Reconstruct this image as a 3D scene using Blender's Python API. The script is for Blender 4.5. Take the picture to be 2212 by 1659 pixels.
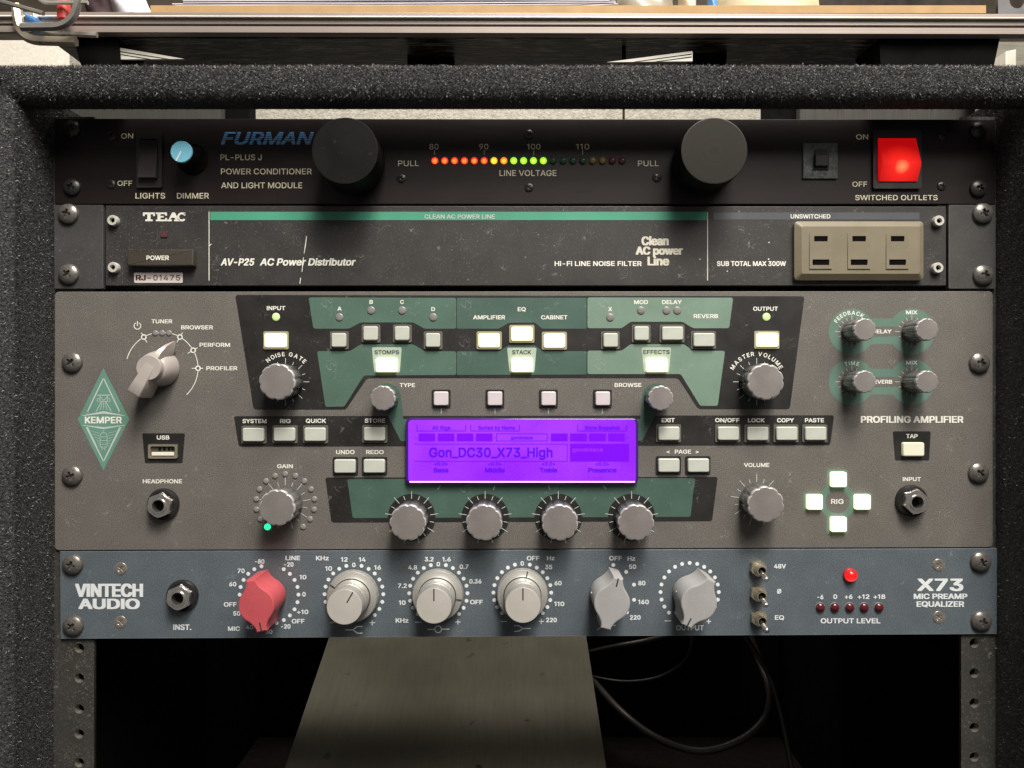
import bpy, bmesh, math, random, json
import numpy as np
from mathutils import Vector, Matrix

for o in list(bpy.data.objects):
    bpy.data.objects.remove(o, do_unlink=True)
SC = bpy.context.scene
COL = SC.collection
random.seed(7)
rng = np.random.default_rng(7)
S = 0.000238095          # metres per layout unit (482.6 mm rack panel = 2027 units)
D = 0.400                # camera to panel plane
CX, CY = 1106.0, 829.5
rad = math.radians

# ------------------------------------------------------------------ camera
cam = bpy.data.cameras.new('camera')
cam.sensor_width = 36.0
cam.lens = 36.0 * D / (2212 * S)
cam.clip_start = 0.01
cam.clip_end = 20.0
co = bpy.data.objects.new('camera', cam)
co.location = (0, -D, 0)
co.rotation_euler = (rad(90), 0, 0)
COL.objects.link(co)
SC.camera = co
# ------------------------------------------------------------------ world
w = bpy.data.worlds.new('World')
SC.world = w
w.use_nodes = True
bg = w.node_tree.nodes['Background']
bg.inputs[0].default_value = (1.0, 0.96, 0.92, 1)
bg.inputs[1].default_value = 0.14
SC.view_settings.view_transform = 'Standard'
SC.view_settings.look = 'None'
SC.view_settings.exposure = 0.0
SC.view_settings.gamma = 1.0


def area_lamp(name, loc, target, sx, sy, power, col):
    l = bpy.data.lights.new(name, 'AREA')
    l.shape = 'RECTANGLE'
    l.size, l.size_y, l.energy, l.color = sx, sy, power, col
    o = bpy.data.objects.new(name, l)
    o.location = loc
    d = Vector(target) - Vector(loc)
    o.rotation_euler = d.to_track_quat('-Z', 'Y').to_euler()
    COL.objects.link(o)
    return o


area_lamp('ceiling_lamp', (0.20, -0.74, 1.20), (0.0, 0.0, 0.0), 0.32, 0.42, 26.5, (1.0, 0.945, 0.87))
area_lamp('added_fill_lamp', (0.45, -1.0, 1.10), (0.0, 0.0, 0.0), 1.0, 0.7, 25.5, (1.0, 0.95, 0.88))  # added soft fill from the front, standing in for room bounce
area_lamp('room_lamp_behind', (-0.06, 0.37, 0.85), (0.0, 0.50, 0.10), 0.45, 0.18, 7.5, (1.0, 0.93, 0.82))


# ------------------------------------------------------------------ coordinates
def P(x, y, h=0.0):
    """layout units on the panel plane -> world, h metres in front of it"""
    return Vector(((x - CX) * S, -h, (CY - y) * S))


def Q(x, y, h=0.0):
    """a measured direction, placed h metres in front (negative: behind) of the panel plane"""
    k = (D - h) / D
    return Vector(((x - CX) * S * k, -h, (CY - y) * S * k))


MW = {}


def place(o, parent=None, loc=(0, 0, 0), roty=0.0, rot=None):
    R = rot if rot is not None else Matrix.Rotation(roty, 4, 'Y')
    M = Matrix.Translation(Vector(loc)) @ R
    MW[o.name] = M
    COL.objects.link(o)
    if parent is not None:
        o.parent = parent
        M = MW[parent.name].inverted() @ M
    o.matrix_basis = M
    return o


def tag(o, label=None, cat=None, group=None, kind=None):
    if label: o['label'] = label
    if cat: o['category'] = cat
    if group: o['group'] = group
    if kind: o['kind'] = kind
    return o


def empty(name, loc, label, cat, group=None):
    o = bpy.data.objects.new(name, None)
    o.empty_display_size = 0.01
    place(o, None, loc)
    return tag(o, label, cat, group)


# ------------------------------------------------------------------ materials
MATS = {}


def nodes_of(name):
    m = bpy.data.materials.new(name)
    m.use_nodes = True
    nt = m.node_tree
    b = nt.nodes['Principled BSDF']
    MATS[name] = m
    return m, nt, b


def N(nt, kind, **kw):
    n = nt.nodes.new(kind)
    for k, v in kw.items():
        setattr(n, k, v)
    return n


def maprange(nt, src, a, b, c=0.0, d=1.0):
    n = N(nt, 'ShaderNodeMapRange')
    n.inputs[1].default_value = a; n.inputs[2].default_value = b
    n.inputs[3].default_value = c; n.inputs[4].default_value = d
    nt.links.new(src, n.inputs[0])
    return n.outputs[0]


def mult(nt, a, b):
    n = N(nt, 'ShaderNodeMath', operation='MULTIPLY')
    for i, v in enumerate((a, b)):
        if isinstance(v, (int, float)): n.inputs[i].default_value = v
        else: nt.links.new(v, n.inputs[i])
    return n.outputs[0]


def mathn(nt, op, a, b=0.0):
    n = N(nt, 'ShaderNodeMath', operation=op)
    for i, v in enumerate((a, b)):
        if isinstance(v, (int, float)): n.inputs[i].default_value = v
        else: nt.links.new(v, n.inputs[i])
    return n.outputs[0]


def noise(nt, co_, scale, detail=2.0, dist=0.0, rough=0.5):
    n = N(nt, 'ShaderNodeTexNoise')
    n.inputs['Scale'].default_value = scale
    n.inputs['Detail'].default_value = detail
    n.inputs['Roughness'].default_value = rough
    n.inputs['Distortion'].default_value = dist
    nt.links.new(co_, n.inputs['Vector'])
    return n.outputs['Fac']


def mixc(nt, fac, a, b):
    n = N(nt, 'ShaderNodeMix', data_type='RGBA')
    for sock, v in ((n.inputs[0], fac), (n.inputs[6], a), (n.inputs[7], b)):
        if isinstance(v, (int, float)): sock.default_value = v
        elif isinstance(v, tuple): sock.default_value = (*v[:3], 1)
        else: nt.links.new(v, sock)
    return n.outputs[2]


def mapping(nt, scale=(1, 1, 1), rot=(0, 0, 0)):
    tc = N(nt, 'ShaderNodeTexCoord')
    mp = N(nt, 'ShaderNodeMapping')
    mp.inputs['Scale'].default_value = scale
    mp.inputs['Rotation'].default_value = rot
    nt.links.new(tc.outputs['Object'], mp.inputs['Vector'])
    return mp.outputs[0]


def mat(name, col, rough=0.5, metal=0.0, vary=0.12, vscale=60.0, fleck=0.0, fcol=(0.45, 0.43, 0.40), lint=0.0,
        bump=0.0, bscale=2500.0, stretch=None, spec=0.5, coat=0.0, emit=None, estr=0.0, trans=0.0, fthr=0.66, grain=0.0):
    """painted / moulded / metal surface with tonal variation, dust flecks, curly lint and fine relief"""
    m, nt, b = nodes_of(name)
    v0 = mapping(nt)
    c = col
    dark = tuple(x * (1 - vary) for x in col); lite = tuple(min(1, x * (1 + vary)) for x in col)
    c = mixc(nt, maprange(nt, noise(nt, v0, vscale, 4), 0.3, 0.7), dark, lite)
    if grain > 0:
        g = noise(nt, v0, 1900, 1)
        d2 = tuple(x * (1 - grain) for x in (1, 1, 1)); l2 = (1 + grain,) * 3
        mm = N(nt, 'ShaderNodeMix', data_type='RGBA', blend_type='MULTIPLY')
        mm.inputs[0].default_value = 1.0
        nt.links.new(c, mm.inputs[6])
        gg = mixc(nt, maprange(nt, g, 0.35, 0.65), d2, l2)
        nt.links.new(gg, mm.inputs[7])
        c = mm.outputs[2]
    rsock = None
    if stretch:
        vs = mapping(nt, stretch)
        st = noise(nt, vs, 1.0, 3)
        c = mixc(nt, maprange(nt, st, 0.35, 0.65, 0, 0.55), c, tuple(x * 0.55 for x in col))
        rsock = maprange(nt, st, 0.3, 0.7, rough * 0.8, min(1, rough * 1.25))
    if fleck > 0:
        f = maprange(nt, noise(nt, v0, 1150, 1.5), fthr, fthr + 0.05)
        f = mult(nt, f, maprange(nt, noise(nt, v0, 28, 2), 0.35, 0.7, 0.15, 1))
        f2 = maprange(nt, noise(nt, v0, 330, 1), 0.755, 0.775, 0, 0.9)
        f = mathn(nt, 'MAXIMUM', f, f2)
        c = mixc(nt, mult(nt, f, fleck), c, fcol)
    if lint > 0:
        a = mathn(nt, 'ABSOLUTE', mathn(nt, 'SUBTRACT', noise(nt, v0, 170, 1, 1.2), 0.5))
        a = maprange(nt, a, 0.004, 0.012, 1, 0)
        a = mult(nt, a, maprange(nt, noise(nt, v0, 95, 1), 0.58, 0.64))
        c = mixc(nt, mult(nt, a, lint), c, fcol)
    if isinstance(c, tuple): b.inputs['Base Color'].default_value = (*c, 1)
    else: nt.links.new(c, b.inputs['Base Color'])
    if rsock is not None: nt.links.new(rsock, b.inputs['Roughness'])
    else:
        nt.links.new(maprange(nt, noise(nt, v0, 90, 3), 0.3, 0.7, rough * 0.85, min(1, rough * 1.15)), b.inputs['Roughness'])
    b.inputs['Metallic'].default_value = metal
    b.inputs['Specular IOR Level'].default_value = spec
    b.inputs['Coat Weight'].default_value = coat
    if trans: b.inputs['Transmission Weight'].default_value = trans
    if emit:
        b.inputs['Emission Color'].default_value = (*emit, 1)
        b.inputs['Emission Strength'].default_value = estr
    if bump > 0:
        bn = N(nt, 'ShaderNodeBump')
        bn.inputs['Strength'].default_value = bump
        bn.inputs['Distance'].default_value = 0.0002
        nt.links.new(noise(nt, v0, bscale, 2), bn.inputs['Height'])
        nt.links.new(bn.outputs[0], b.inputs['Normal'])
    return m


def lamp_mat(name, col, strength, base=None, edge=None):
    """glowing plastic: brighter in the middle of its own volume than at its rim"""
    m, nt, b = nodes_of(name)
    b.inputs['Base Color'].default_value = (*(base or col), 1)
    b.inputs['Roughness'].default_value = 0.3
    b.inputs['Emission Strength'].default_value = strength
    if edge:
        tc = N(nt, 'ShaderNodeTexCoord')
        lw = N(nt, 'ShaderNodeSeparateXYZ')
        nt.links.new(tc.outputs['Generated'], lw.inputs[0])
        ex = mathn(nt, 'ABSOLUTE', mathn(nt, 'SUBTRACT', lw.outputs[0], 0.5))
        ez = mathn(nt, 'ABSOLUTE', mathn(nt, 'SUBTRACT', lw.outputs[2], 0.5))
        e = maprange(nt, mathn(nt, 'MAXIMUM', ex, ez), 0.34, 0.5)
        nt.links.new(mixc(nt, e, col, edge), b.inputs['Emission Color'])
    else:
        b.inputs['Emission Color'].default_value = (*col, 1)
    return m


amp_grey = mat('amp_grey_powder_coat', (0.114, 0.105, 0.094), 0.6, fleck=0.34, lint=0.34, fcol=(0.34, 0.32, 0.29), bump=0.6, vary=0.08, grain=0.30)
print_black = mat('black_print', (0.011, 0.0100, 0.0092), 0.5, fleck=0.45, lint=0.5, fcol=(0.13, 0.125, 0.12), vary=0.2, grain=0.1)
print_green = mat('green_print', (0.062, 0.120, 0.090), 0.55, fleck=0.35, lint=0.35, fcol=(0.25, 0.32, 0.29), vary=0.10, grain=0.08)
print_green_dark = mat('dark_green_print', (0.046, 0.094, 0.073), 0.55, fleck=0.35, lint=0.35, fcol=(0.25, 0.3, 0.28), vary=0.1, grain=0.08)
print_green_light = mat('light_green_print', (0.145, 0.222, 0.170), 0.55, fleck=0.3, lint=0.25, fcol=(0.35, 0.4, 0.37), vary=0.08, grain=0.06)
print_green_pale = mat('pale_green_print', (0.36, 0.44, 0.36), 0.5, fleck=0.1, vary=0.05)
print_white = mat('white_print', (0.70, 0.69, 0.62), 0.5, vary=0.08, vscale=300)
print_cream = mat('cream_print', (0.62, 0.57, 0.43), 0.5, vary=0.18, vscale=500)
print_grey = mat('pale_grey_print', (0.45, 0.50, 0.47), 0.5, vary=0.08, vscale=300)
print_dark = mat('dark_print', (0.03, 0.028, 0.025), 0.5)
print_blue = mat('blue_print', (0.10, 0.30, 0.62), 0.5, vary=0.12, vscale=200)
stripe_green = mat('green_stripe_print', (0.06, 0.30, 0.19), 0.5, vary=0.15, vscale=25, fleck=0.15)
stripe_grey = mat('blue_grey_stripe_print', (0.07, 0.075, 0.085), 0.5, vary=0.1)
preamp_blue = mat('preamp_blue_paint', (0.086, 0.104, 0.119), 0.48, fleck=0.35, lint=0.35, fcol=(0.22, 0.27, 0.30), bump=0.5, vary=0.1, grain=0.28)
cond_black = mat('brushed_black_anodised', (0.014, 0.009, 0.0085), 0.42, metal=0.15, spec=0.4, stretch=(40, 1, 5200), vary=0.12, fleck=0.08, fcol=(0.2, 0.18, 0.17), grain=0.1)
dist_black = mat('distributor_black_paint', (0.028, 0.025, 0.024), 0.5, fthr=0.63, fleck=0.5, lint=0.55, fcol=(0.22, 0.21, 0.20), bump=0.3, vary=0.12, grain=0.12)
bracket_black = mat('bracket_black_paint', (0.045, 0.044, 0.043), 0.5, fleck=0.35, lint=0.3, fcol=(0.2, 0.19, 0.18), bump=0.4, vary=0.12, grain=0.1)
steel_edge = mat('worn_steel_edge', (0.35, 0.33, 0.31), 0.35, metal=1.0)
chassis_black = mat('chassis_black', (0.012, 0.012, 0.012), 0.6)
plastic_black = mat('black_plastic', (0.016, 0.015, 0.015), 0.42, fleck=0.2, fcol=(0.09, 0.085, 0.08), vary=0.15)
knob_black = mat('black_knob_plastic', (0.0055, 0.005, 0.0048), 0.5, vary=0.15, spec=0.12, fleck=0.1, fcol=(0.08, 0.08, 0.08))
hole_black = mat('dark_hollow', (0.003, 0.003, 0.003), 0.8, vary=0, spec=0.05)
silver_cap = mat('satin_silver_cap', (0.30, 0.276, 0.262), 0.44, metal=0.55, fleck=0.45, fcol=(0.48, 0.45, 0.43), vary=0.07, fthr=0.66, spec=0.4)
silver_rim = mat('silver_cap_rim', (0.44, 0.42, 0.41), 0.35, metal=0.3)
knob_body = mat('smoked_knob_body', (0.14, 0.14, 0.137), 0.2, metal=0.3, fleck=0.25, fcol=(0.3, 0.3, 0.3), vary=0.2, coat=0.3)
chicken = mat('satin_grey_metal_paint', (0.44, 0.395, 0.365), 0.38, metal=0.2, vary=0.06, fleck=0.12)
wing_grey = mat('matte_grey_plastic', (0.315, 0.31, 0.305), 0.5, vary=0.07, fleck=0.25, fcol=(0.6, 0.58, 0.56))
wing_red = mat('matte_red_plastic', (0.46, 0.075, 0.088), 0.5, vary=0.1, fleck=0.18, fcol=(0.6, 0.25, 0.27))
alu = mat('brushed_aluminium_knob', (0.60, 0.585, 0.54), 0.38, metal=0.6, vary=0.05, stretch=(500, 500, 4000))
alu_face = mat('satin_aluminium_face', (0.62, 0.585, 0.535), 0.45, metal=0.4, vary=0.07, fleck=0.2, fcol=(0.8, 0.78, 0.75))
screw_black = mat('black_oxide_screw', (0.17, 0.158, 0.145), 0.33, metal=0.6, vary=0.3, vscale=500)
screw_dim = mat('dull_black_screw', (0.05, 0.047, 0.045), 0.35, metal=0.6, vary=0.2, vscale=500)
screw_steel = mat('steel_screw', (0.52, 0.48, 0.43), 0.3, metal=0.85, vary=0.2, vscale=600)
chrome = mat('chrome', (0.78, 0.73, 0.69), 0.16, metal=0.95, vary=0.15, vscale=300)
dark_chrome = mat('dark_plated_washer', (0.10, 0.10, 0.10), 0.2, metal=0.9, vary=0.2)
brass = mat('nickel_brass', (0.66, 0.60, 0.47), 0.25, metal=0.85, vary=0.15, vscale=400)
key_off = mat('milky_key', (0.46, 0.48, 0.42), 0.42, vary=0.05, vscale=200, fleck=0.1)
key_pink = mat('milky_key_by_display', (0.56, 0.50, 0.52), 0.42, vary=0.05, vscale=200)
key_dim = lamp_mat('key_dimly_lit', (1.0, 0.93, 0.62), 0.22, (0.55, 0.54, 0.44))
key_on = lamp_mat('key_lit', (1.0, 0.98, 0.80), 1.6, (0.6, 0.6, 0.5), edge=(0.95, 0.86, 0.42))
bezel_grey = mat('translucent_key_frame', (0.115, 0.105, 0.09), 0.45, vary=0.1)
bezel_lit = lamp_mat('key_frame_lit', (0.60, 0.52, 0.28), 0.28, (0.2, 0.19, 0.14))
led_grey = mat('unlit_led_lens', (0.20, 0.19, 0.185), 0.3, vary=0.1, vscale=500)
led_pale_green = lamp_mat('led_pale_green', (0.50, 0.70, 0.27), 0.55, (0.4, 0.5, 0.25))
led_green = lamp_mat('led_cyan_green', (0.03, 1.0, 0.42), 1.3)
led_off_red = mat('led_dark_red', (0.085, 0.010, 0.014), 0.15, vary=0.1, spec=0.8)
led_off_green = mat('led_dark_green', (0.02, 0.06, 0.03), 0.2)
led_off_amber = mat('led_dark_amber', (0.17, 0.12, 0.04), 0.2)
wood_mdf = mat('mdf_edge', (0.38, 0.24, 0.105), 0.75, vary=0.12, vscale=70, fleck=0.1)
paper = mat('white_paper', (0.62, 0.60, 0.66), 0.7, vary=0.05)
maroon = mat('maroon_cloth', (0.018, 0.002, 0.004), 0.8)
cream_paper = mat('cream_paper', (0.55, 0.47, 0.30), 0.7, vary=0.1, vscale=40)
blue_plastic = mat('blue_plastic', (0.10, 0.28, 0.62), 0.35, vary=0.2)
red_plastic = mat('red_rubber', (0.55, 0.05, 0.04), 0.4, vary=0.15, vscale=300)
clear_grey = mat('cloudy_plastic', (0.30, 0.30, 0.31), 0.25, vary=0.1, trans=0.3)
hex_steel = mat('dark_plated_steel', (0.34, 0.32, 0.29), 0.3, metal=0.6, vary=0.15, vscale=90)
hex_bright = mat('bright_plated_steel', (0.66, 0.62, 0.55), 0.25, metal=0.7, vary=0.12, vscale=90)
alu_rail = mat('anodised_aluminium', (0.34, 0.285, 0.25), 0.42, metal=0.3, vary=0.06, stretch=(3, 2500, 2500))
slab_black = mat('black_woodgrain', (0.018, 0.016, 0.013), 0.35, vary=0.3, stretch=(25, 400, 900), fleck=0.5, fcol=(0.10, 0.09, 0.07))
taupe = mat('taupe_plastic', (0.178, 0.152, 0.102), 0.45, fleck=0.15, vary=0.07, fcol=(0.4, 0.36, 0.3))
button_brown = mat('brown_black_plastic', (0.045, 0.038, 0.029), 0.4, fleck=0.3, fcol=(0.25, 0.22, 0.18))
label_silver = mat('silver_label_film', (0.62, 0.54, 0.51), 0.4, metal=0.0, vary=0.08)
cable_black = mat('black_rubber_cable', (0.024, 0.020, 0.018), 0.5, vary=0.15)
glossy_dark = mat('scratched_clear_cover', (0.09, 0.098, 0.09), 0.25, vary=0.5, vscale=300, fleck=0.6, fcol=(0.3, 0.32, 0.3), lint=0.6)
grey_board_m = mat('grey_raw_board', (0.036, 0.034, 0.028), 0.7, stretch=(1500, 1500, 20), vary=0.15)
plank_m = None


def led_mat(name, rim, hot, strength, r):
    """lit lens: the chip inside shows as a hotter centre"""
    m, nt, b = nodes_of(name)
    tc = N(nt, 'ShaderNodeTexCoord')
    sub = N(nt, 'ShaderNodeVectorMath', operation='SUBTRACT'); nt.links.new(tc.outputs['Object'], sub.inputs[0])
    sub.inputs[1].default_value = (0, -0.001, -r * 0.2)
    ln = N(nt, 'ShaderNodeVectorMath', operation='LENGTH'); nt.links.new(sub.outputs[0], ln.inputs[0])
    nt.links.new(mixc(nt, maprange(nt, ln.outputs['Value'], r * 0.35, r * 0.9, 1, 0), rim, hot), b.inputs['Emission Color'])
    b.inputs['Emission Strength'].default_value = strength
    b.inputs['Base Color'].default_value = (*[x * 0.5 for x in rim], 1)
    b.inputs['Roughness'].default_value = 0.2
    return m


def special_mats():
    global carpet, fibre, wallpaper, plank_m, lcd, lcd_dark, lcd_ink, lcd_edge, floor_dark, knob_face, red_rocker, dark_wall, pale_board
    # carpet base
    m, nt, b = nodes_of('charcoal_carpet'); carpet = m
    v = mapping(nt)
    n1 = noise(nt, v, 900, 3, 0.6, 0.7)
    c = mixc(nt, maprange(nt, n1, 0.38, 0.7), (0.012, 0.012, 0.0125), (0.075, 0.074, 0.074))
    nt.links.new(c, b.inputs['Base Color'])
    b.inputs['Roughness'].default_value = 0.9
    bn = N(nt, 'ShaderNodeBump'); bn.inputs['Strength'].default_value = 1.0; bn.inputs['Distance'].default_value = 0.0012
    nt.links.new(noise(nt, v, 700, 3), bn.inputs['Height']); nt.links.new(bn.outputs[0], b.inputs['Normal'])
    # fibres, each with its own dye tone, the palest standing for glints
    m, nt, b = nodes_of('carpet_fibre'); fibre = m
    at = N(nt, 'ShaderNodeAttribute', attribute_name='tone')
    nt.links.new(at.outputs['Color'], b.inputs['Base Color'])
    b.inputs['Roughness'].default_value = 0.35
    # embossed wallpaper
    m, nt, b = nodes_of('embossed_wallpaper'); wallpaper = m
    v = mapping(nt, (260, 1, 420))
    n1 = noise(nt, v, 1.0, 2, 0.8)
    nt.links.new(mixc(nt, maprange(nt, n1, 0.35, 0.65), (0.21, 0.198, 0.168), (0.35, 0.33, 0.285)), b.inputs['Base Color'])
    b.inputs['Roughness'].default_value = 0.8
    bn = N(nt, 'ShaderNodeBump'); bn.inputs['Strength'].default_value = 0.8; bn.inputs['Distance'].default_value = 0.001
    nt.links.new(n1, bn.inputs['Height']); nt.links.new(bn.outputs[0], b.inputs['Normal'])
    # stained plank
    m, nt, b = nodes_of('stained_grey_plank'); plank_m = m
    v = mapping(nt)
    c = mixc(nt, maprange(nt, noise(nt, v, 9, 5), 0.35, 0.65), (0.10, 0.094, 0.072), (0.165, 0.156, 0.125))
    spots = maprange(nt, noise(nt, v, 55, 4, 0.4), 0.68, 0.76)
    c = mixc(nt, mult(nt, spots, 0.8), c, (0.02, 0.018, 0.012))
    vs = mapping(nt, (500, 30, 30))
    c = mixc(nt, maprange(nt, noise(nt, vs, 1, 3), 0.4, 0.7, 0, 0.25), c, (0.08, 0.07, 0.05))
    nt.links.new(c, b.inputs['Base Color']); b.inputs['Roughness'].default_value = 0.8; b.inputs['Specular IOR Level'].default_value = 0.15
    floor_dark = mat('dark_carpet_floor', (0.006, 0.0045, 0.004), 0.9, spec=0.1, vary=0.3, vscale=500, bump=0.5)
    dark_wall = mat('dark_brown_wall', (0.03, 0.022, 0.014), 0.9, vary=0.5, vscale=25)
    pale_board = mat('pale_weathered_board', (0.19, 0.18, 0.145), 0.75, stretch=(30, 600, 900), vary=0.1)
    m, nt, b = nodes_of('black_woodgrain_streaks'); slab_black.user_remap(m)
    v = mapping(nt, (90, 900, 900))
    st = maprange(nt, noise(nt, v, 1.0, 3, 0.8, 0.6), 0.50, 0.68)
    nt.links.new(mixc(nt, st, (0.015, 0.013, 0.010), (0.34, 0.32, 0.25)), b.inputs['Base Color'])
    b.inputs['Roughness'].default_value = 0.4
    globals()['slab_black'] = m
    # lcd
    m, nt, b = nodes_of('lcd_backlight'); lcd = m
    v = mapping(nt)
    n1 = noise(nt, v, 26, 2)
    n2 = noise(nt, v, 2600, 1)
    c = mixc(nt, maprange(nt, n1, 0.40, 0.62), (0.175, 0.014, 0.95), (0.120, 0.0, 0.95))
    c = mixc(nt, maprange(nt, n2, 0.3, 0.7, 0, 0.16), c, (0.24, 0.045, 0.95))
    b.inputs['Base Color'].default_value = (0.05, 0.01, 0.1, 1)
    b.inputs['Roughness'].default_value = 0.25
    nt.links.new(c, b.inputs['Emission Color']); b.inputs['Emission Strength'].default_value = 2.1
    lcd_ink = lamp_mat('lcd_pixels', (0.115, 0.0, 0.78), 1.0, (0.02, 0, 0.05))
    lcd_dark = lamp_mat('lcd_filled_boxes', (0.215, 0.0, 0.97), 1.0, (0.02, 0, 0.05))
    lcd_edge = lamp_mat('lcd_backlight_edge', (0.95, 0.50, 1.0), 1.2, (0.5, 0.3, 0.5))
    # turned face: concentric brush marks
    m, nt, b = nodes_of('turned_black_knob_face'); knob_face = m
    v = mapping(nt)
    ln = N(nt, 'ShaderNodeVectorMath', operation='LENGTH'); nt.links.new(v, ln.inputs[0])
    cb = N(nt, 'ShaderNodeCombineXYZ'); nt.links.new(mult(nt, ln.outputs['Value'], 3100), cb.inputs[0])
    nn = noise(nt, cb.outputs[0], 1.0, 1)
    nt.links.new(mixc(nt, maprange(nt, nn, 0.3, 0.7), (0.045, 0.041, 0.036), (0.055, 0.050, 0.044)), b.inputs['Base Color'])
    b.inputs['Roughness'].default_value = 0.38; b.inputs['Metallic'].default_value = 0.6
    b.inputs['Anisotropic'].default_value = 0.7
    # lit red rocker with its small lamp glowing through
    m, nt, b = nodes_of('lit_red_rocker_plastic'); red_rocker = m
    tc = N(nt, 'ShaderNodeTexCoord')
    sub = N(nt, 'ShaderNodeVectorMath', operation='SUBTRACT'); nt.links.new(tc.outputs['Object'], sub.inputs[0])
    sub.inputs[1].default_value = (0.0004, -0.006, -0.0046)
    ln = N(nt, 'ShaderNodeVectorMath', operation='LENGTH'); nt.links.new(sub.outputs[0], ln.inputs[0])
    hot = maprange(nt, ln.outputs['Value'], 0.0005, 0.0040, 1, 0)
    mid = maprange(nt, ln.outputs['Value'], 0.002, 0.0125, 1, 0)
    c = mixc(nt, mid, (0.40, 0.002, 0.003), (1.0, 0.020, 0.010))
    c = mixc(nt, hot, c, (1.0, 0.30, 0.12))
    nt.links.new(c, b.inputs['Emission Color']); b.inputs['Emission Strength'].default_value = 1.0
    b.inputs['Base Color'].default_value = (0.3, 0.01, 0.01, 1); b.inputs['Roughness'].default_value = 0.15


special_mats()


# ------------------------------------------------------------------ mesh helpers
class MB:
    def __init__(s):
        s.v = []; s.f = []; s.m = []

    def add(s, verts, faces, mi=0):
        k = len(s.v)
        s.v += [tuple(p) for p in verts]
        s.f += [tuple(i + k for i in f) for f in faces]
        s.m += [mi] * len(faces)
        return s

    def box(s, x0, x1, y0, y1, z0, z1, mi=0):
        vs = [(x, y, z) for x in (x0, x1) for y in (y0, y1) for z in (z0, z1)]
        return s.add(vs, [(0, 1, 3, 2), (4, 6, 7, 5), (0, 4, 5, 1), (2, 3, 7, 6), (0, 2, 6, 4), (1, 5, 7, 3)], mi)

    def prism(s, poly, h0, h1, bev=0.0, mi=0, mtop=None, back=True, shift=(0, 0)):
        """poly of (x, z) metres, counter-clockwise seen from the front; h = metres toward the viewer (-Y)"""
        if area(poly) < 0: poly = poly[::-1]
        n = len(poly)
        rings = [(poly, h0), (poly, h1 - bev)]
        if bev > 0:
            rings.append((inset(poly, bev * 0.3), h1 - bev * 0.3))
            rings.append((inset(poly, bev), h1))
        vs = []
        for pl, h in rings:
            vs += [(x, -h, z) for x, z in pl]
        fs = []
        for r in range(len(rings) - 1):
            for i in range(n):
                j = (i + 1) % n
                fs.append((r * n + i, r * n + j, (r + 1) * n + j, (r + 1) * n + i))
        s.add(vs, fs, mi)
        k = len(s.v) - n
        s.f.append(tuple(range(k, k + n))); s.m.append(mi if mtop is None else mtop)
        if back:
            k0 = len(s.v) - n * len(rings)
            s.f.append(tuple(reversed(range(k0, k0 + n)))); s.m.append(mi)
        return s

    def lathe(s, prof, seg=32, mi=0, rf=None, cap=True, mis=None, c=(0, 0)):
        n = seg
        vs = []
        for r, h in prof:
            for i in range(n):
                a = 2 * math.pi * i / n
                k = rf(a, r, h) if rf else 1.0
                vs.append((c[0] + r * k * math.sin(a), -h, c[1] + r * k * math.cos(a)))
        k0 = len(s.v)
        s.v += vs
        for q in range(len(prof) - 1):
            m_ = mis[q] if mis else mi
            for i in range(n):
                j = (i + 1) % n
                s.f.append((k0 + q * n + i, k0 + (q + 1) * n + i, k0 + (q + 1) * n + j, k0 + q * n + j)); s.m.append(m_)
        if cap:
            k = k0 + (len(prof) - 1) * n
            s.f.append(tuple(reversed(range(k, k + n)))); s.m.append(mis[-1] if mis else mi)
        return s

    def tube(s, pts, r, seg=10, mi=0, closed=False, hexa=False):
        pts = [Vector(p) for p in pts]
        n = len(pts)
        up = Vector((0, 0, 1))
        k0 = len(s.v)
        for i, p in enumerate(pts):
            t = (pts[min(i + 1, n - 1)] - pts[max(i - 1, 0)]).normalized()
            u = up - t * up.dot(t)
            if u.length < 0.05: u = Vector((1, 0, 0)) - t * t.x
            u.normalize(); w_ = t.cross(u)
            rr = r[i] if isinstance(r, (list, tuple)) else r
            for j in range(seg):
                a = 2 * math.pi * j / seg
                q = p + (u * math.cos(a) + w_ * math.sin(a)) * rr
                s.v.append(tuple(q))
        for i in range(n - 1):
            for j in range(seg):
                jj = (j + 1) % seg
                s.f.append((k0 + i * seg + j, k0 + i * seg + jj, k0 + (i + 1) * seg + jj, k0 + (i + 1) * seg + j)); s.m.append(mi)
        s.f.append(tuple(reversed(range(k0, k0 + seg)))); s.m.append(mi)
        s.f.append(tuple(range(k0 + (n - 1) * seg, k0 + n * seg))); s.m.append(mi)
        return s

    def mesh(s, name, mats, smooth=35, recalc=True):
        me = bpy.data.meshes.new(name)
        me.from_pydata(s.v, [], s.f)
        for m_ in (mats if isinstance(mats, (list, tuple)) else [mats]):
            me.materials.append(m_)
        me.polygons.foreach_set('material_index', s.m)
        if recalc:
            bm = bmesh.new(); bm.from_mesh(me)
            bmesh.ops.recalc_face_normals(bm, faces=bm.faces)
            bm.to_mesh(me); bm.free()
        if smooth:
            me.shade_smooth()
            me.set_sharp_from_angle(angle=rad(smooth))
            big = [p for p in me.polygons if len(p.vertices) > 6]
            if big:
                ek = {tuple(sorted(e.vertices)): e.index for e in me.edges}
                sa = me.attributes.get('sharp_edge') or me.attributes.new('sharp_edge', 'BOOLEAN', 'EDGE')
                idx = [ek[tuple(sorted(k))] for p in big for k in p.edge_keys]
                arr = np.zeros(len(me.edges), dtype=bool); sa.data.foreach_get('value', arr)
                arr[idx] = True; sa.data.foreach_set('value', arr)
        me.update()
        return me


def area(p):
    return 0.5 * sum(p[i][0] * p[(i + 1) % len(p)][1] - p[(i + 1) % len(p)][0] * p[i][1] for i in range(len(p)))


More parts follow.
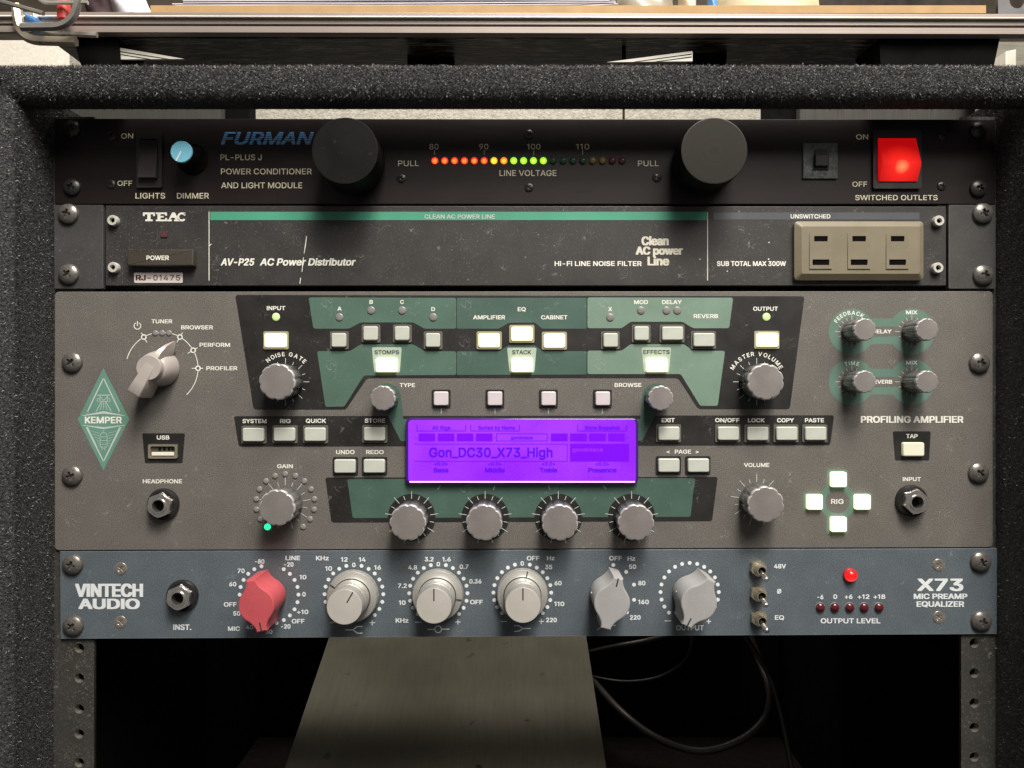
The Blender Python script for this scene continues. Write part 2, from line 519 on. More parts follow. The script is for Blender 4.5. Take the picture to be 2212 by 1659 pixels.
def inset(p, d):
    n = len(p); out = []
    for i in range(n):
        a, b, c = Vector(p[i - 1]), Vector(p[i]), Vector(p[(i + 1) % n])
        e1 = (b - a); e2 = (c - b)
        if e1.length < 1e-9 or e2.length < 1e-9: out.append(tuple(b)); continue
        e1.normalize(); e2.normalize()
        n1 = Vector((-e1.y, e1.x)); n2 = Vector((-e2.y, e2.x))
        m_ = n1 + n2
        k = m_.length_squared
        m_ = m_ * (2.0 / k) if k > 0.3 else n1
        out.append((b.x + m_.x * d, b.y + m_.y * d))
    return out


def rounded(pts, r, seg=4):
    """round the corners of a polygon (any units)"""
    n = len(pts); out = []
    for i in range(n):
        a, b, c = Vector(pts[i - 1]), Vector(pts[i]), Vector(pts[(i + 1) % n])
        l1, l2 = (a - b).length, (c - b).length
        q = min(r, l1 * 0.45, l2 * 0.45)
        p1 = b + (a - b).normalized() * q; p2 = b + (c - b).normalized() * q
        for k in range(seg + 1):
            t = k / seg
            out.append(tuple(p1 * (1 - t) ** 2 + b * 2 * t * (1 - t) + p2 * t * t))
    return out


def rrect(w_, h_, r, seg=4):
    return rounded([(-w_ / 2, -h_ / 2), (w_ / 2, -h_ / 2), (w_ / 2, h_ / 2), (-w_ / 2, h_ / 2)], r, seg)


def circ(r, n=40, c=(0, 0)):
    return [(c[0] + r * math.cos(2 * math.pi * i / n), c[1] + r * math.sin(2 * math.pi * i / n)) for i in range(n)]


def U(pts):
    """layout points -> metres (x, z)"""
    return [((x - CX) * S, (CY - y) * S) for x, y in pts]


def US(pts):
    return [(x * S, z * S) for x, z in pts]


def obj(name, me, parent, loc, roty=0.0, rot=None):
    o = bpy.data.objects.new(name, me)
    return place(o, parent, loc, roty, rot)


def centroid(pts):
    return (sum(p[0] for p in pts) / len(pts), sum(p[1] for p in pts) / len(pts))


def decal(name, parent, polys, m, h, loc=None):
    """flat print: one or more outlines in layout units, h metres above the panel plane"""
    allp = [p for pl in polys for p in pl]
    x0 = (min(p[0] for p in allp) + max(p[0] for p in allp)) / 2
    y0 = (min(p[1] for p in allp) + max(p[1] for p in allp)) / 2
    b = MB()
    for pl in polys:
        q = [((x - x0) * S, (y0 - y) * S) for x, y in pl]
        if area(q) < 0: q = q[::-1]
        b.add([(x, 0, z) for x, z in q], [tuple(range(len(q)))])
    me = b.mesh(name, m, smooth=0, recalc=False)
    return obj(name, me, parent, P(x0, y0, h))


def line(x0, y0, x1, y1, w_):
    d = Vector((x1 - x0, y1 - y0)); d.normalize(); n = Vector((-d.y, d.x)) * (w_ / 2)
    return [(x0 + n.x, y0 + n.y), (x1 + n.x, y1 + n.y), (x1 - n.x, y1 - n.y), (x0 - n.x, y0 - n.y)]


def rect(x0, y0, x1, y1):
    return [(x0, y0), (x1, y0), (x1, y1), (x0, y1)]


def ringpoly(cx, cy, r, w_, a0, a1, n=24):
    """arc band; angles in degrees clockwise from up"""
    o_ = [(cx + (r + w_ / 2) * math.sin(rad(a0 + (a1 - a0) * i / n)), cy - (r + w_ / 2) * math.cos(rad(a0 + (a1 - a0) * i / n))) for i in range(n + 1)]
    i_ = [(cx + (r - w_ / 2) * math.sin(rad(a0 + (a1 - a0) * i / n)), cy - (r - w_ / 2) * math.cos(rad(a0 + (a1 - a0) * i / n))) for i in range(n + 1)]
    return o_ + i_[::-1]


def dot(cx, cy, r, n=16):
    return circ(r, n, (cx, cy))


def pol(cx, cy, r, a):
    return (cx + r * math.sin(rad(a)), cy - r * math.cos(rad(a)))


# ---- lettering: letter outlines (capital height = 1000) filled into flat trapezoids
GLYPHS = json.loads(r"""{"+":[891,[[389,67,389,715,501,715,501,67],[121,338,121,444,768,444,768,338]]],"-":[891,[[662,481,662,369,224,369,224,481]]],".":[369,[[187,-9,153,-2,124,17,104,46,97,81,104,115,124,144,153,164,187,170,222,164,251,144,271,115,277,81,271,46,251,17,222,-2]]],"/":[490,[[462,1047,140,-150,28,-150,350,1047]]],"0":[891,[[446,-13,342,2,255,47,186,122,135,223,104,349,94,499,104,649,136,776,187,878,256,952,343,998,446,1013,548,998,635,952,704,878,755,776,786,649,797,499,786,349,755,223,705,122,636,47,549,2],[446,97,513,109,570,145,616,203,649,283,669,382,676,499,669,618,649,717,616,797,570,855,513,891,446,903,377,891,320,855,275,797,242,717,222,618,215,499,222,382,242,283,275,203,320,145,377,109]]],"1":[600,[[290,0,290,850,70,715,70,840,300,1000,417,1000,417,0]]],"2":[891,[[126,0,126,93,460,450,555,555,587,600,611,642,625,685,630,730,623,780,605,823,575,857,537,883,491,898,440,903,385,897,339,880,301,851,273,813,255,766,250,711,129,711,139,796,169,869,218,930,281,976,357,1004,442,1013,527,1004,601,976,663,932,710,875,739,808,749,732,744,677,729,625,702,569,660,508,525,353,300,119,300,111,765,111,765,0]]],"3":[891,[[428,-13,341,-5,261,19,192,59,138,113,102,180,86,259,215,259,226,211,249,171,282,139,325,116,375,103,430,98,488,103,541,119,585,146,618,183,640,229,647,285,641,337,621,386,588,427,540,459,476,480,395,487,308,487,308,588,566,881,566,889,137,889,137,1000,732,1000,732,905,415,547,415,568,518,567,606,542,677,498,729,437,762,365,772,285,761,202,728,130,676,70,607,24,523,-4]]],"4":[891,[[78,207,78,311,485,1000,611,1000,213,326,213,319,812,319,812,207],[554,0,554,238,554,287,554,624,674,624,674,0]]],"5":[891,[[435,-13,350,-5,275,22,212,64,163,118,130,183,117,256,240,256,250,213,271,175,302,143,341,118,385,103,435,98,492,105,543,127,585,160,617,205,638,258,644,319,637,380,616,435,583,480,540,515,488,537,428,544,378,540,329,528,285,508,252,483,132,497,189,1000,720,1000,720,889,296,889,263,593,268,593,305,619,349,639,399,651,451,656,517,650,578,631,632,601,678,561,716,511,745,454,763,390,768,321,758,229,725,149,674,81,607,30,526,-3]]],"6":[891,[[445,-13,357,-3,280,29,215,79,166,146,135,227,125,318,133,392,157,470,201,560,270,669,496,1000,633,1000,297,513,286,513,302,541,325,565,352,587,385,603,421,614,462,617,547,608,621,579,681,533,727,471,755,396,764,309,754,221,723,143,674,78,609,28,532,-3],[445,95,500,102,548,123,587,156,618,199,637,251,644,309,637,368,618,419,587,462,548,494,500,515,445,521,390,515,342,495,302,463,271,420,252,370,246,311,252,252,271,200,302,156,342,123,390,102]]],"7":[891,[[191,0,636,881,636,889,122,889,122,1000,768,1000,768,882,324,0]]],"8":[891,[[445,-13,350,-4,266,22,198,65,146,121,113,189,102,266,108,327,128,384,158,433,199,474,246,504,300,520,300,525,234,554,182,605,149,672,138,748,148,820,178,884,225,938,287,979,361,1005,445,1013,528,1005,602,979,663,938,710,884,740,820,750,748,739,672,706,605,655,554,591,525,591,520,643,504,690,474,730,433,761,384,781,327,788,266,777,189,744,121,692,65,623,22,540,-4],[445,97,507,102,560,118,603,145,635,180,655,223,662,272,655,325,634,371,600,409,556,438,504,456,445,462,385,456,333,438,289,409,255,371,234,325,227,272,233,223,253,180,285,145,329,118,382,102],[445,569,495,574,539,590,576,616,604,650,622,691,628,738,622,785,605,826,577,859,541,884,496,899,445,904,393,899,349,884,312,859,284,826,267,785,261,738,267,691,284,650,312,616,349,590,394,574]]],"9":[891,[[444,1013,532,1003,610,971,674,921,723,854,754,773,764,682,756,608,733,530,688,440,619,331,394,0,256,0,593,487,604,487,588,459,565,435,537,413,505,397,468,386,428,383,343,392,269,421,209,467,163,529,134,604,125,691,135,780,166,858,216,922,280,972,357,1003],[444,905,390,898,342,877,302,844,272,801,253,749,246,691,253,632,272,581,302,538,342,506,390,485,444,479,499,485,548,505,588,537,618,580,637,631,644,689,637,748,618,800,588,844,548,877,500,898]]],"<":[891,[[128,349,128,433,762,753,762,621,279,393,283,401,283,382,279,389,762,159,762,30]]],">":[891,[[760,349,128,30,128,159,610,389,605,382,605,401,610,393,128,621,128,753,760,433]]],"A":[943,[[32,0,396,1000,543,1000,910,0,777,0,564,595,519,732,456,940,482,940,418,729,375,595,167,0],[216,279,216,391,727,391,727,279]]],"B":[897,[[118,0,118,1000,474,1000,569,991,646,964,706,923,749,869,774,805,783,735,777,677,760,629,734,591,700,562,661,540,619,524,619,515,667,506,714,483,756,447,791,399,814,340,821,268,813,196,787,131,742,77,677,35,592,9,485,0],[245,112,481,112,581,123,648,157,686,207,699,268,692,317,673,361,642,399,601,429,549,447,488,454,245,454],[245,561,468,561,520,566,566,582,605,608,635,642,654,683,660,732,649,793,614,843,556,877,472,888,245,888]]],"C":[1003,[[526,-13,403,2,295,49,205,125,137,227,94,352,79,499,94,647,137,773,205,875,295,951,403,998,526,1013,599,1008,669,991,733,964,790,926,840,879,880,822,910,758,930,685,803,685,788,733,765,776,737,812,702,842,663,866,620,883,574,893,526,896,438,884,361,850,296,793,246,715,214,617,203,499,214,382,246,284,296,207,361,150,439,116,526,104,574,107,620,118,663,135,702,158,737,188,765,225,788,267,803,315,930,315,911,243,881,178,840,122,791,74,734,37,669,9,600,-8]]],"D":[987,[[430,0,189,0,189,112,422,112,534,124,625,159,695,216,745,293,775,389,785,502,775,614,745,709,696,785,628,842,541,876,434,888,183,888,183,1000,443,1000,579,985,693,940,785,868,852,769,894,646,907,502,893,357,852,233,783,134,689,60,571,15],[245,1000,245,0,118,0,118,1000]]],"E":[823,[[118,0,118,1000,732,1000,732,888,245,888,245,562,699,562,699,450,245,450,245,112,738,112,738,0]]],"F":[806,[[118,0,118,1000,726,1000,726,888,245,888,245,547,681,547,681,435,245,435,245,0]]],"G":[1023,[[528,-13,403,2,294,49,204,125,136,227,93,353,79,499,93,647,136,773,203,875,293,951,400,998,521,1013,597,1008,669,990,735,961,793,922,842,875,883,818,913,755,932,685,802,685,784,732,761,773,733,809,700,839,662,864,620,882,573,892,521,896,436,884,360,850,295,793,246,715,214,617,203,499,214,382,246,285,296,207,362,150,440,116,528,104,608,113,678,140,735,183,779,242,806,314,815,398,854,391,556,391,556,503,940,503,940,393,926,278,886,179,823,97,740,37,641,-1]]],"H":[1016,[[118,0,118,1000,245,1000,245,568,771,568,771,1000,898,1000,898,0,771,0,771,456,245,456,245,0]]],"I":[363,[[118,0,118,1000,245,1000,245,0]]],"J":[779,[[364,-13,244,6,148,64,86,159,65,286,65,340,192,340,192,286,204,205,239,146,294,110,364,98,433,110,487,146,522,205,534,286,534,1000,661,1000,661,286,640,159,578,64,483,6]]],"K":[917,[[205,286,205,425,273,513,343,596,416,677,715,1000,881,1000,454,542,448,543],[118,0,118,1000,245,1000,245,657,244,442,245,380,245,0],[732,0,369,509,448,608,882,0]]],"L":[772,[[118,0,118,1000,245,1000,245,112,710,112,710,0]]],"M":[1235,[[118,0,118,1000,298,1000,545,368,565,312,588,241,612,165,632,96,604,96,625,162,649,238,672,311,693,368,936,1000,1116,1000,1116,0,991,0,991,572,992,643,993,725,995,812,997,899,1008,899,978,805,947,713,919,633,896,572,672,0,562,0,335,572,313,631,285,710,254,801,220,899,234,899,236,818,238,731,239,646,240,572,240,0]]],"N":[1029,[[118,0,118,1000,268,1000,675,359,713,296,762,210,813,108,796,105,788,213,785,309,784,383,784,1000,911,1000,911,0,760,0,397,570,349,650,291,749,211,889,234,892,240,754,244,645,246,572,246,0]]],"O":[1048,[[525,-13,403,2,296,49,206,125,137,227,94,352,79,499,94,647,137,773,206,875,296,951,403,998,525,1013,647,998,754,951,844,875,912,773,955,647,969,499,955,352,912,227,844,125,754,49,647,2],[525,104,610,115,687,149,752,205,803,283,835,382,846,499,835,618,803,717,752,795,687,851,610,885,525,896,439,885,362,850,297,794,246,716,214,618,203,499,214,382,246,284,297,206,362,150,439,115]]],"P":[874,[[118,0,118,1000,462,1000,568,990,653,958,719,909,766,845,794,769,803,683,794,598,766,522,719,457,653,407,568,376,462,365,215,365,215,477,457,477,528,483,584,503,626,535,655,577,672,627,677,683,672,740,655,789,626,831,584,862,527,882,456,889,245,889,245,0]]],"Q":[1048,[[482,313,615,313,726,166,754,128,921,-94,788,-94,679,52,651,90],[525,-13,403,2,296,49,206,125,137,227,94,352,79,499,94,647,137,773,206,875,296,951,403,998,525,1013,647,998,754,951,844,875,912,773,955,647,969,499,955,352,912,227,844,125,754,49,647,2],[525,104,610,115,687,149,752,205,803,283,835,382,846,499,835,618,803,717,752,795,687,851,610,885,525,896,439,885,362,850,297,794,246,716,214,618,203,499,214,382,246,284,297,206,362,150,439,115]]],"R":[883,[[118,0,118,1000,464,1000,569,990,655,960,721,913,767,851,795,777,805,692,795,607,767,534,721,473,654,427,569,398,464,389,189,389,189,501,459,501,530,507,585,525,627,553,656,591,673,637,679,692,673,748,656,796,627,835,585,864,529,882,458,889,245,889,245,0],[694,0,452,450,595,450,841,0]]],"S":[878,[[440,-17,338,-9,251,18,179,61,126,118,90,188,75,268,205,268,217,216,243,172,280,139,327,115,381,101,440,97,504,102,562,118,610,145,648,181,671,224,679,274,673,317,653,352,622,379,582,402,481,437,361,470,251,512,169,568,119,641,102,732,113,812,147,880,201,937,270,979,353,1005,446,1013,540,1005,621,978,689,937,741,882,775,817,788,743,663,743,642,810,594,860,526,891,442,901,382,896,329,880,285,855,253,822,233,783,226,738,234,692,257,656,292,627,333,606,417,577,519,549,612,518,660,496,705,467,744,432,776,388,796,336,803,272,792,195,760,125,707,66,636,21,546,-8]]],"T":[882,[[62,888,62,1000,819,1000,819,888,505,888,505,0,379,0,379,888]]],"U":[1017,[[509,-16,398,-5,303,30,225,85,166,157,130,243,118,340,118,1000,244,1000,244,350,252,282,277,222,315,172,368,134,433,109,509,101,585,109,650,134,702,172,740,222,764,282,772,350,772,1000,899,1000,899,340,887,243,850,157,792,85,714,30,619,-5]]],"V":[943,[[401,0,32,1000,166,1000,378,405,423,270,487,60,461,60,525,271,569,405,776,1000,910,1000,546,0]]],"W":[1349,[[305,0,32,1000,162,1000,321,385,345,286,367,184,387,78,372,78,393,184,415,286,440,385,602,1000,746,1000,907,385,933,286,956,184,977,78,960,78,981,184,1003,286,1028,385,1186,1000,1316,1000,1042,0,895,0,723,635,691,769,660,934,687,934,658,776,625,635,453,0]]],"X":[932,[[36,0,427,559,427,464,58,1000,205,1000,350,787,401,710,439,647,479,574,456,574,495,646,534,710,587,787,734,1000,877,1000,509,470,509,564,896,0,750,0,575,254,528,325,491,384,453,454,481,454,443,386,405,326,357,254,180,0]]],"Y":[928,[[400,0,400,409,32,1000,179,1000,378,677,437,574,491,453,440,453,494,576,551,677,749,1000,895,1000,527,409,527,0]]],"Z":[862,[[82,0,82,91,538,757,602,846,670,935,684,893,561,889,438,888,79,888,79,1000,780,1000,780,907,332,253,263,158,191,65,177,107,299,111,421,112,785,112,785,0]]],"_":[627,[[627,0,627,-111,0,-111,0,0]]],"a":[765,[[314,-17,247,-10,186,10,134,42,94,88,68,144,60,212,66,270,85,316,114,352,152,380,197,400,246,414,350,432,459,446,496,452,521,462,537,477,542,501,542,505,537,547,524,583,502,612,471,633,432,646,385,650,335,646,293,634,259,615,231,591,211,565,197,538,81,572,112,633,154,680,205,715,261,738,321,751,381,756,470,746,517,731,562,708,602,675,634,630,655,570,662,494,662,0,544,0,544,102,536,102,495,48,464,23,423,2,374,-12],[335,89,397,96,448,115,488,145,518,183,536,226,542,271,542,373,510,358,455,346,394,337,345,330,264,312,230,296,203,274,186,244,181,206,185,171,200,142,224,119,255,103,292,93]]],"b":[834,[[451,-16,389,-10,339,7,300,33,271,61,232,115,220,115,220,0,103,0,103,1000,223,1000,223,628,232,628,270,680,299,708,337,733,387,750,450,756,538,744,615,709,679,652,727,575,757,481,767,371,757,261,727,166,679,89,616,32,539,-4],[433,92,497,101,549,129,591,172,621,229,639,297,645,372,639,447,621,513,591,569,550,612,497,639,433,648,369,640,317,613,276,572,246,517,228,450,221,372,228,294,246,226,276,170,318,128,370,101]]],"c":[778,[[407,-16,312,-4,230,32,161,90,110,167,78,261,67,368,78,478,110,572,161,649,230,707,312,744,407,756,461,752,511,741,558,724,600,700,637,669,668,633,693,591,711,544,595,515,571,568,531,611,476,639,407,648,340,639,285,610,243,565,213,508,195,441,189,368,195,297,213,231,243,174,285,130,340,101,407,91,477,101,532,130,573,174,598,230,713,201,696,153,671,110,639,73,602,42,559,17,512,-1,461,-12]]],"d":[834,[[384,-16,296,-4,219,32,155,89,107,166,77,261,67,371,77,481,108,575,156,652,220,709,297,744,385,756,448,750,497,733,536,708,565,680,602,628,611,628,611,1000,731,1000,731,0,615,0,615,115,603,115,564,61,534,33,496,7,446,-10],[402,92,465,101,517,128,559,170,589,226,607,294,613,372,607,450,589,517,559,572,518,613,465,640,402,648,337,639,284,612,243,569,213,513,195,447,189,372,195,297,213,229,243,172,285,129,338,101]]],"e":[794,[[417,-16,316,-4,230,32,161,90,109,167,78,260,67,367,78,475,109,569,159,647,226,706,308,743,403,756,464,751,522,735,578,709,628,670,670,619,702,554,723,475,730,381,730,333,147,333,147,434,664,434,609,397,603,467,585,528,556,578,516,617,465,641,403,649,341,641,288,616,245,578,214,530,195,474,189,415,189,349,196,273,217,209,251,158,297,121,353,98,417,91,460,94,499,104,532,120,561,143,584,172,601,207,717,179,694,124,659,77,612,38,555,9,490,-10]]],"f":[499,[[448,746,448,643,13,643,13,746],[158,0,158,848,166,907,188,955,222,993,266,1020,316,1036,368,1042,437,1036,477,1024,447,921,422,928,383,932,336,925,303,904,285,870,279,823,279,0]]],"g":[836,[[407,-296,330,-291,263,-274,207,-249,162,-216,126,-178,99,-136,199,-80,239,-130,267,-154,303,-173,349,-187,407,-191,489,-180,555,-148,598,-92,612,-11,612,134,602,134,563,82,534,54,496,31,446,15,383,9,298,20,221,52,157,105,108,177,77,268,67,376,77,484,108,577,157,652,221,709,298,744,385,756,448,750,498,733,537,708,566,680,605,627,615,627,615,746,732,746,732,-17,721,-106,689,-177,637,-230,571,-267,493,-289],[403,116,466,124,518,148,559,186,590,238,608,302,614,379,608,454,590,519,560,573,519,614,466,640,403,648,338,639,285,612,243,570,213,516,195,451,189,379,195,305,214,241,244,188,286,149,339,124]]],"h":[806,[[223,446,223,0,103,0,103,1000,223,1000,223,565,201,565,243,653,299,712,368,745,447,756,518,748,580,725,631,685,670,631,694,560,702,472,702,0,582,0,582,462,571,540,537,598,483,635,413,647,362,641,316,624,278,595,248,556,230,506]]],"i":[328,[[103,0,103,746,223,746,223,0],[164,870,133,876,106,894,87,919,81,950,87,981,106,1006,133,1024,164,1030,197,1024,224,1006,242,981,248,950,242,919,224,894,197,876]]],"l":[350,[[112,0,112,1040,238,1040,238,0]]],"m":[1199,[[103,0,103,746,220,746,221,581,211,581,231,635,260,680,297,715,338,739,384,754,431,759,506,747,565,709,607,652,631,579,614,579,633,631,663,675,702,710,748,737,801,754,858,759,921,752,977,731,1025,695,1063,646,1087,581,1095,501,1095,0,975,0,975,499,963,568,929,615,880,641,823,650,776,644,736,629,703,603,679,570,664,531,659,486,659,0,539,0,539,511,529,567,497,611,450,640,392,650,350,645,310,629,275,604,247,568,229,523,223,468,223,0]]],"n":[805,[[223,446,223,0,103,0,103,746,219,746,220,565,201,565,243,653,299,712,368,745,447,756,518,748,580,725,631,685,669,631,694,560,702,472,702,0,582,0,582,462,571,540,537,598,483,635,413,647,362,641,316,624,278,595,248,556,230,506]]],"o":[816,[[407,-16,312,-4,230,32,161,90,110,167,78,261,67,368,78,478,110,572,161,649,230,707,312,744,407,756,504,744,587,707,655,649,706,572,738,478,749,368,738,261,706,167,655,90,587,32,504,-4],[407,91,476,101,531,130,574,174,604,231,622,297,628,368,622,441,604,507,574,565,531,610,476,639,407,648,340,639,285,610,243,565,213,508,195,441,189,368,195,297,213,231,243,174,285,130,340,101]]],"p":[834,[[103,-281,103,746,220,746,220,628,232,628,270,680,299,708,337,733,387,750,450,756,538,744,615,709,679,652,727,575,757,481,767,371,757,261,727,166,679,89,616,32,539,-4,451,-16,389,-10,339,7,301,33,271,61,232,115,223,115,223,-281],[433,92,497,101,549,129,591,172,621,229,639,297,645,372,639,447,621,513,591,569,550,612,497,639,433,648,369,640,317,613,276,572,246,517,228,450,221,372,228,294,246,226,276,170,318,128,370,101]]],"r":[509,[[103,0,103,746,219,746,219,631,227,631,255,682,300,722,355,748,419,756,451,756,479,754,479,634,452,638,407,640,357,635,313,618,276,592,247,557,229,515,223,466,223,0]]],"s":[717,[[358,-16,285,-10,220,7,166,35,121,74,89,125,70,185,185,209,207,156,244,118,294,97,356,89,426,98,481,122,515,159,527,202,520,238,499,267,465,289,417,305,293,334,205,365,142,409,104,467,92,538,101,599,128,652,170,695,226,728,293,749,368,756,439,750,499,732,548,704,588,667,617,622,637,570,527,545,508,585,477,620,431,645,368,654,307,646,257,623,224,588,213,545,221,507,244,478,282,456,338,438,451,411,540,381,602,337,639,280,651,209,642,147,614,93,570,47,511,13,439,-9]]],"t":[447,[[401,746,401,643,13,643,13,746],[128,926,248,926,248,192,253,150,267,120,294,104,335,98,364,100,397,105,419,3,377,-5,331,-8,245,4,181,42,141,102,128,183]]],"u":[806,[[358,-10,288,-2,226,21,175,60,136,115,111,186,103,273,103,746,223,746,223,283,235,206,269,147,323,111,393,99,444,104,490,122,528,151,557,190,576,240,582,300,582,746,702,746,702,0,586,0,586,181,604,181,562,92,505,33,437,1]]],"w":[1115,[[270,0,44,746,171,746,262,420,302,268,344,81,324,81,365,265,405,420,495,746,622,746,711,420,750,267,791,81,769,81,812,266,852,420,944,746,1070,746,844,0,724,0,627,338,599,442,571,551,544,664,571,664,544,551,516,442,487,338,391,0]]],"y":[765,[[93,-272,121,-168,140,-172,174,-177,204,-175,231,-165,256,-145,278,-114,296,-70,319,-3,34,746,166,746,325,305,367,170,404,41,361,41,398,171,440,305,600,746,730,746,401,-114,376,-167,347,-210,313,-243,274,-267,230,-281,180,-285,127,-281]]],"z":[748,[[82,0,82,90,499,628,499,635,94,635,94,746,654,746,654,650,248,118,248,111,666,111,666,0]]],"\u00d8":[1048,[[525,-13,403,2,296,49,206,125,137,227,94,352,79,499,94,647,137,773,206,875,296,951,403,998,525,1013,647,998,754,951,844,875,912,773,955,647,969,499,955,352,912,227,844,125,754,49,647,2],[525,104,610,115,687,149,752,205,803,283,835,382,846,499,835,618,803,717,752,795,687,851,610,885,525,896,439,885,362,850,297,794,246,716,214,618,203,499,214,382,246,284,297,206,362,150,439,115],[212,-32,125,30,837,1032,924,970]]]," ":[369,[]]}""")
_GC = {}
_TC = {}


def glyph(ch):
    """union of a letter's outlines (non-zero winding) as trapezoids"""
    if ch in _GC: return _GC[ch]
    adv, outs = GLYPHS[ch]
    E = []
    for o in outs:
        p = [(o[k] / 1000, o[k + 1] / 1000) for k in range(0, len(o), 2)]
        for k in range(len(p)):
            a, b = p[k], p[(k + 1) % len(p)]
            if abs(a[1] - b[1]) > 1e-9: E.append((a, b, 1) if a[1] < b[1] else (b, a, -1))
    ys = {round(v[1], 5) for e in E for v in e[:2]}
    for i in range(len(E)):
        for j in range(i + 1, len(E)):
            (ax, ay), (bx, by), _ = E[i]; (cx_, cy_), (dx, dy), _ = E[j]
            lo, hi = max(ay, cy_), min(by, dy)
            if hi - lo < 1e-5: continue
            f = lambda e, y: e[0][0] + (e[1][0] - e[0][0]) * (y - e[0][1]) / (e[1][1] - e[0][1])
            d0, d1 = f(E[i], lo) - f(E[j], lo), f(E[i], hi) - f(E[j], hi)
            if d0 * d1 < 0: ys.add(round(lo + (hi - lo) * d0 / (d0 - d1), 5))
    ys = sorted(ys); vs = []; fs = []
    for y0, y1 in zip(ys, ys[1:]):
        if y1 - y0 < 2e-4: continue
        ym = (y0 + y1) / 2; act = []
        for a, b, w_ in E:
            if a[1] < ym < b[1]:
                g = lambda y: a[0] + (b[0] - a[0]) * (y - a[1]) / (b[1] - a[1])
                act.append((g(ym), g(y0), g(y1), w_))
        act.sort(); wn = 0
        for q in act:
            if wn == 0: st = q
            wn += q[3]
            if wn == 0 and q[0] - st[0] > 1e-5:
                k = len(vs); vs += [(st[1], y0), (q[1], y0), (q[2], y1), (st[2], y1)]; fs.append((k, k + 1, k + 2, k + 3))
    _GC[ch] = (adv / 1000, vs, fs)
    return _GC[ch]


def glyphs(s, space=1.0):
    if (s, space) in _TC: return _TC[(s, space)]
    vs, fs, x = [], [], 0.0
    for ch in s:
        adv, gv, gf = glyph(ch)
        k = len(vs); vs += [(px + x, py) for px, py in gv]; fs += [tuple(i + k for i in f) for f in gf]
        x += adv + 0.12 * (space - 1.0) * 5
    _TC[(s, space)] = (vs, fs)
    return vs, fs


def type_mesh(s, cap, width=None, wt=0.3, shear=0.0, m=None, space=1.0, arc=None, rot=0.0):
    """cap, width, wt in layout units. arc=(radius, start_deg, end_deg)"""
    vs, fs = glyphs(s, space)
    sy = cap
    xs = [v[0] for v in vs]
    w0 = max(xs) - min(xs)
    sx = (width - 2 * wt) / w0 if width else sy
    xm = (max(xs) + min(xs)) / 2
    pts = [((x - xm) * sx + (y - 0.5) * sy * shear, (y - 0.5) * sy) for x, y in vs]
    if arc:
        R, a0, a1 = arc
        L = (max(xs) - min(xs)) * sx
        out = []
        for x, y in pts:
            a = rad(a0 + (a1 - a0) * (x / L + 0.5))
            out.append(((R + y) * math.sin(a), (R + y) * math.cos(a)))
        pts = out
    b = MB()
    v_ = min(wt, cap * 0.035)
    offs = [(0, 0)] if wt <= 0.01 else [(-wt, v_), (wt, -v_), (-wt, -v_), (wt, v_)]
    if wt > cap * 0.06: offs += [(-wt * 0.33, v_), (wt * 0.33, -v_), (wt * 0.33, v_), (-wt * 0.33, -v_)]
    sy = cap - 2 * v_
    pts = [((x - xm) * sx + (y - 0.5) * sy * shear, (y - 0.5) * sy) for x, y in vs]
    for k, (dx, dy) in enumerate(offs):
        b.add([((x + dx) * S, -k * 0.000004, (y + dy) * S) for x, y in pts], fs)
    me = b.mesh('lettering', m or print_white, smooth=0, recalc=False)
    return me


def text(parent, s, x, y, cap, width=None, wt=0.3, shear=0.0, m=None, h=0.00016, space=1.0, arc=None, name='lettering', anchor='c'):
    me = type_mesh(s, cap, width, wt, shear, m, space, arc)
    if anchor == 'l':
        x = x + (max(v.co.x for v in me.vertices)) / S
    return obj(name, me, parent, P(x, y, h))


# ------------------------------------------------------------------ shared fittings
def screw_mesh(name, r, hgt, m, cross=0.42, rotc=0.0, rings=14, seg=64, deep=0.5, flat=False):
    b = MB()
    vs = [(0, -(hgt - hgt * deep), 0)]
    for i in range(1, rings + 1):
        t = i / rings
        for j in range(seg):
            a = 2 * math.pi * j / seg
            x, z = r * t * math.sin(a), r * t * math.cos(a)
            hh = hgt * (math.sqrt(max(0, 1 - (t * 0.93) ** 2)) if not flat else (1 - 0.2 * t ** 6))
            if i == rings: hh = 0
            xr = x * math.cos(rotc) - z * math.sin(rotc); zr = x * math.sin(rotc) + z * math.cos(rotc)
            ax, az = abs(xr) / r, abs(zr) / r
            arm = 0.115
            if (ax < arm and az < cross) or (az < arm and ax < cross):
                hh -= hgt * deep * (1.15 - max(ax, az) / cross * 0.5)
            vs.append((x, -max(hh, 0.00005), z))
    fs = [(0, 1 + j, 1 + (j + 1) % seg) for j in range(seg)]
    for i in range(rings - 1):
        for j in range(seg):
            jj = (j + 1) % seg
            fs.append((1 + i * seg + j, 1 + (i + 1) * seg + j, 1 + (i + 1) * seg + jj, 1 + i * seg + jj))
    b.add(vs, fs)
    b.lathe([(r * 0.999, -0.0008), (r, 0.00005)], 32, cap=False)
    return b.mesh(name, m, smooth=28)


RACKSCREW = [screw_mesh('rack_screw_a', 22.5 * S, 0.0031, screw_black, 0.40, 0.25, deep=0.62), screw_mesh('rack_screw_b', 22.5 * S, 0.0031, screw_black, 0.40, 0.75, deep=0.62),
             screw_mesh('rack_screw_c', 22.5 * S, 0.0031, screw_black, 0.40, 1.2, deep=0.62)]
RACKDIM = screw_mesh('rack_screw_d', 19 * S, 0.0026, screw_dim, 0.42, 0.4, deep=0.6)
SMALLDIM = screw_mesh('small_screw', 10 * S, 0.0010, screw_dim, 0.55, 0.5, deep=0.7, rings=10, seg=48)
FLATSTEEL = screw_mesh('countersunk_screw', 13 * S, 0.0005, screw_steel, 0.52, 0.7, deep=0.9, flat=True)
WASH = MB().lathe([(13 * S, 0.00003), (14.6 * S, 0.0001)], 32, cap=False).mesh('countersink_rim', screw_steel)


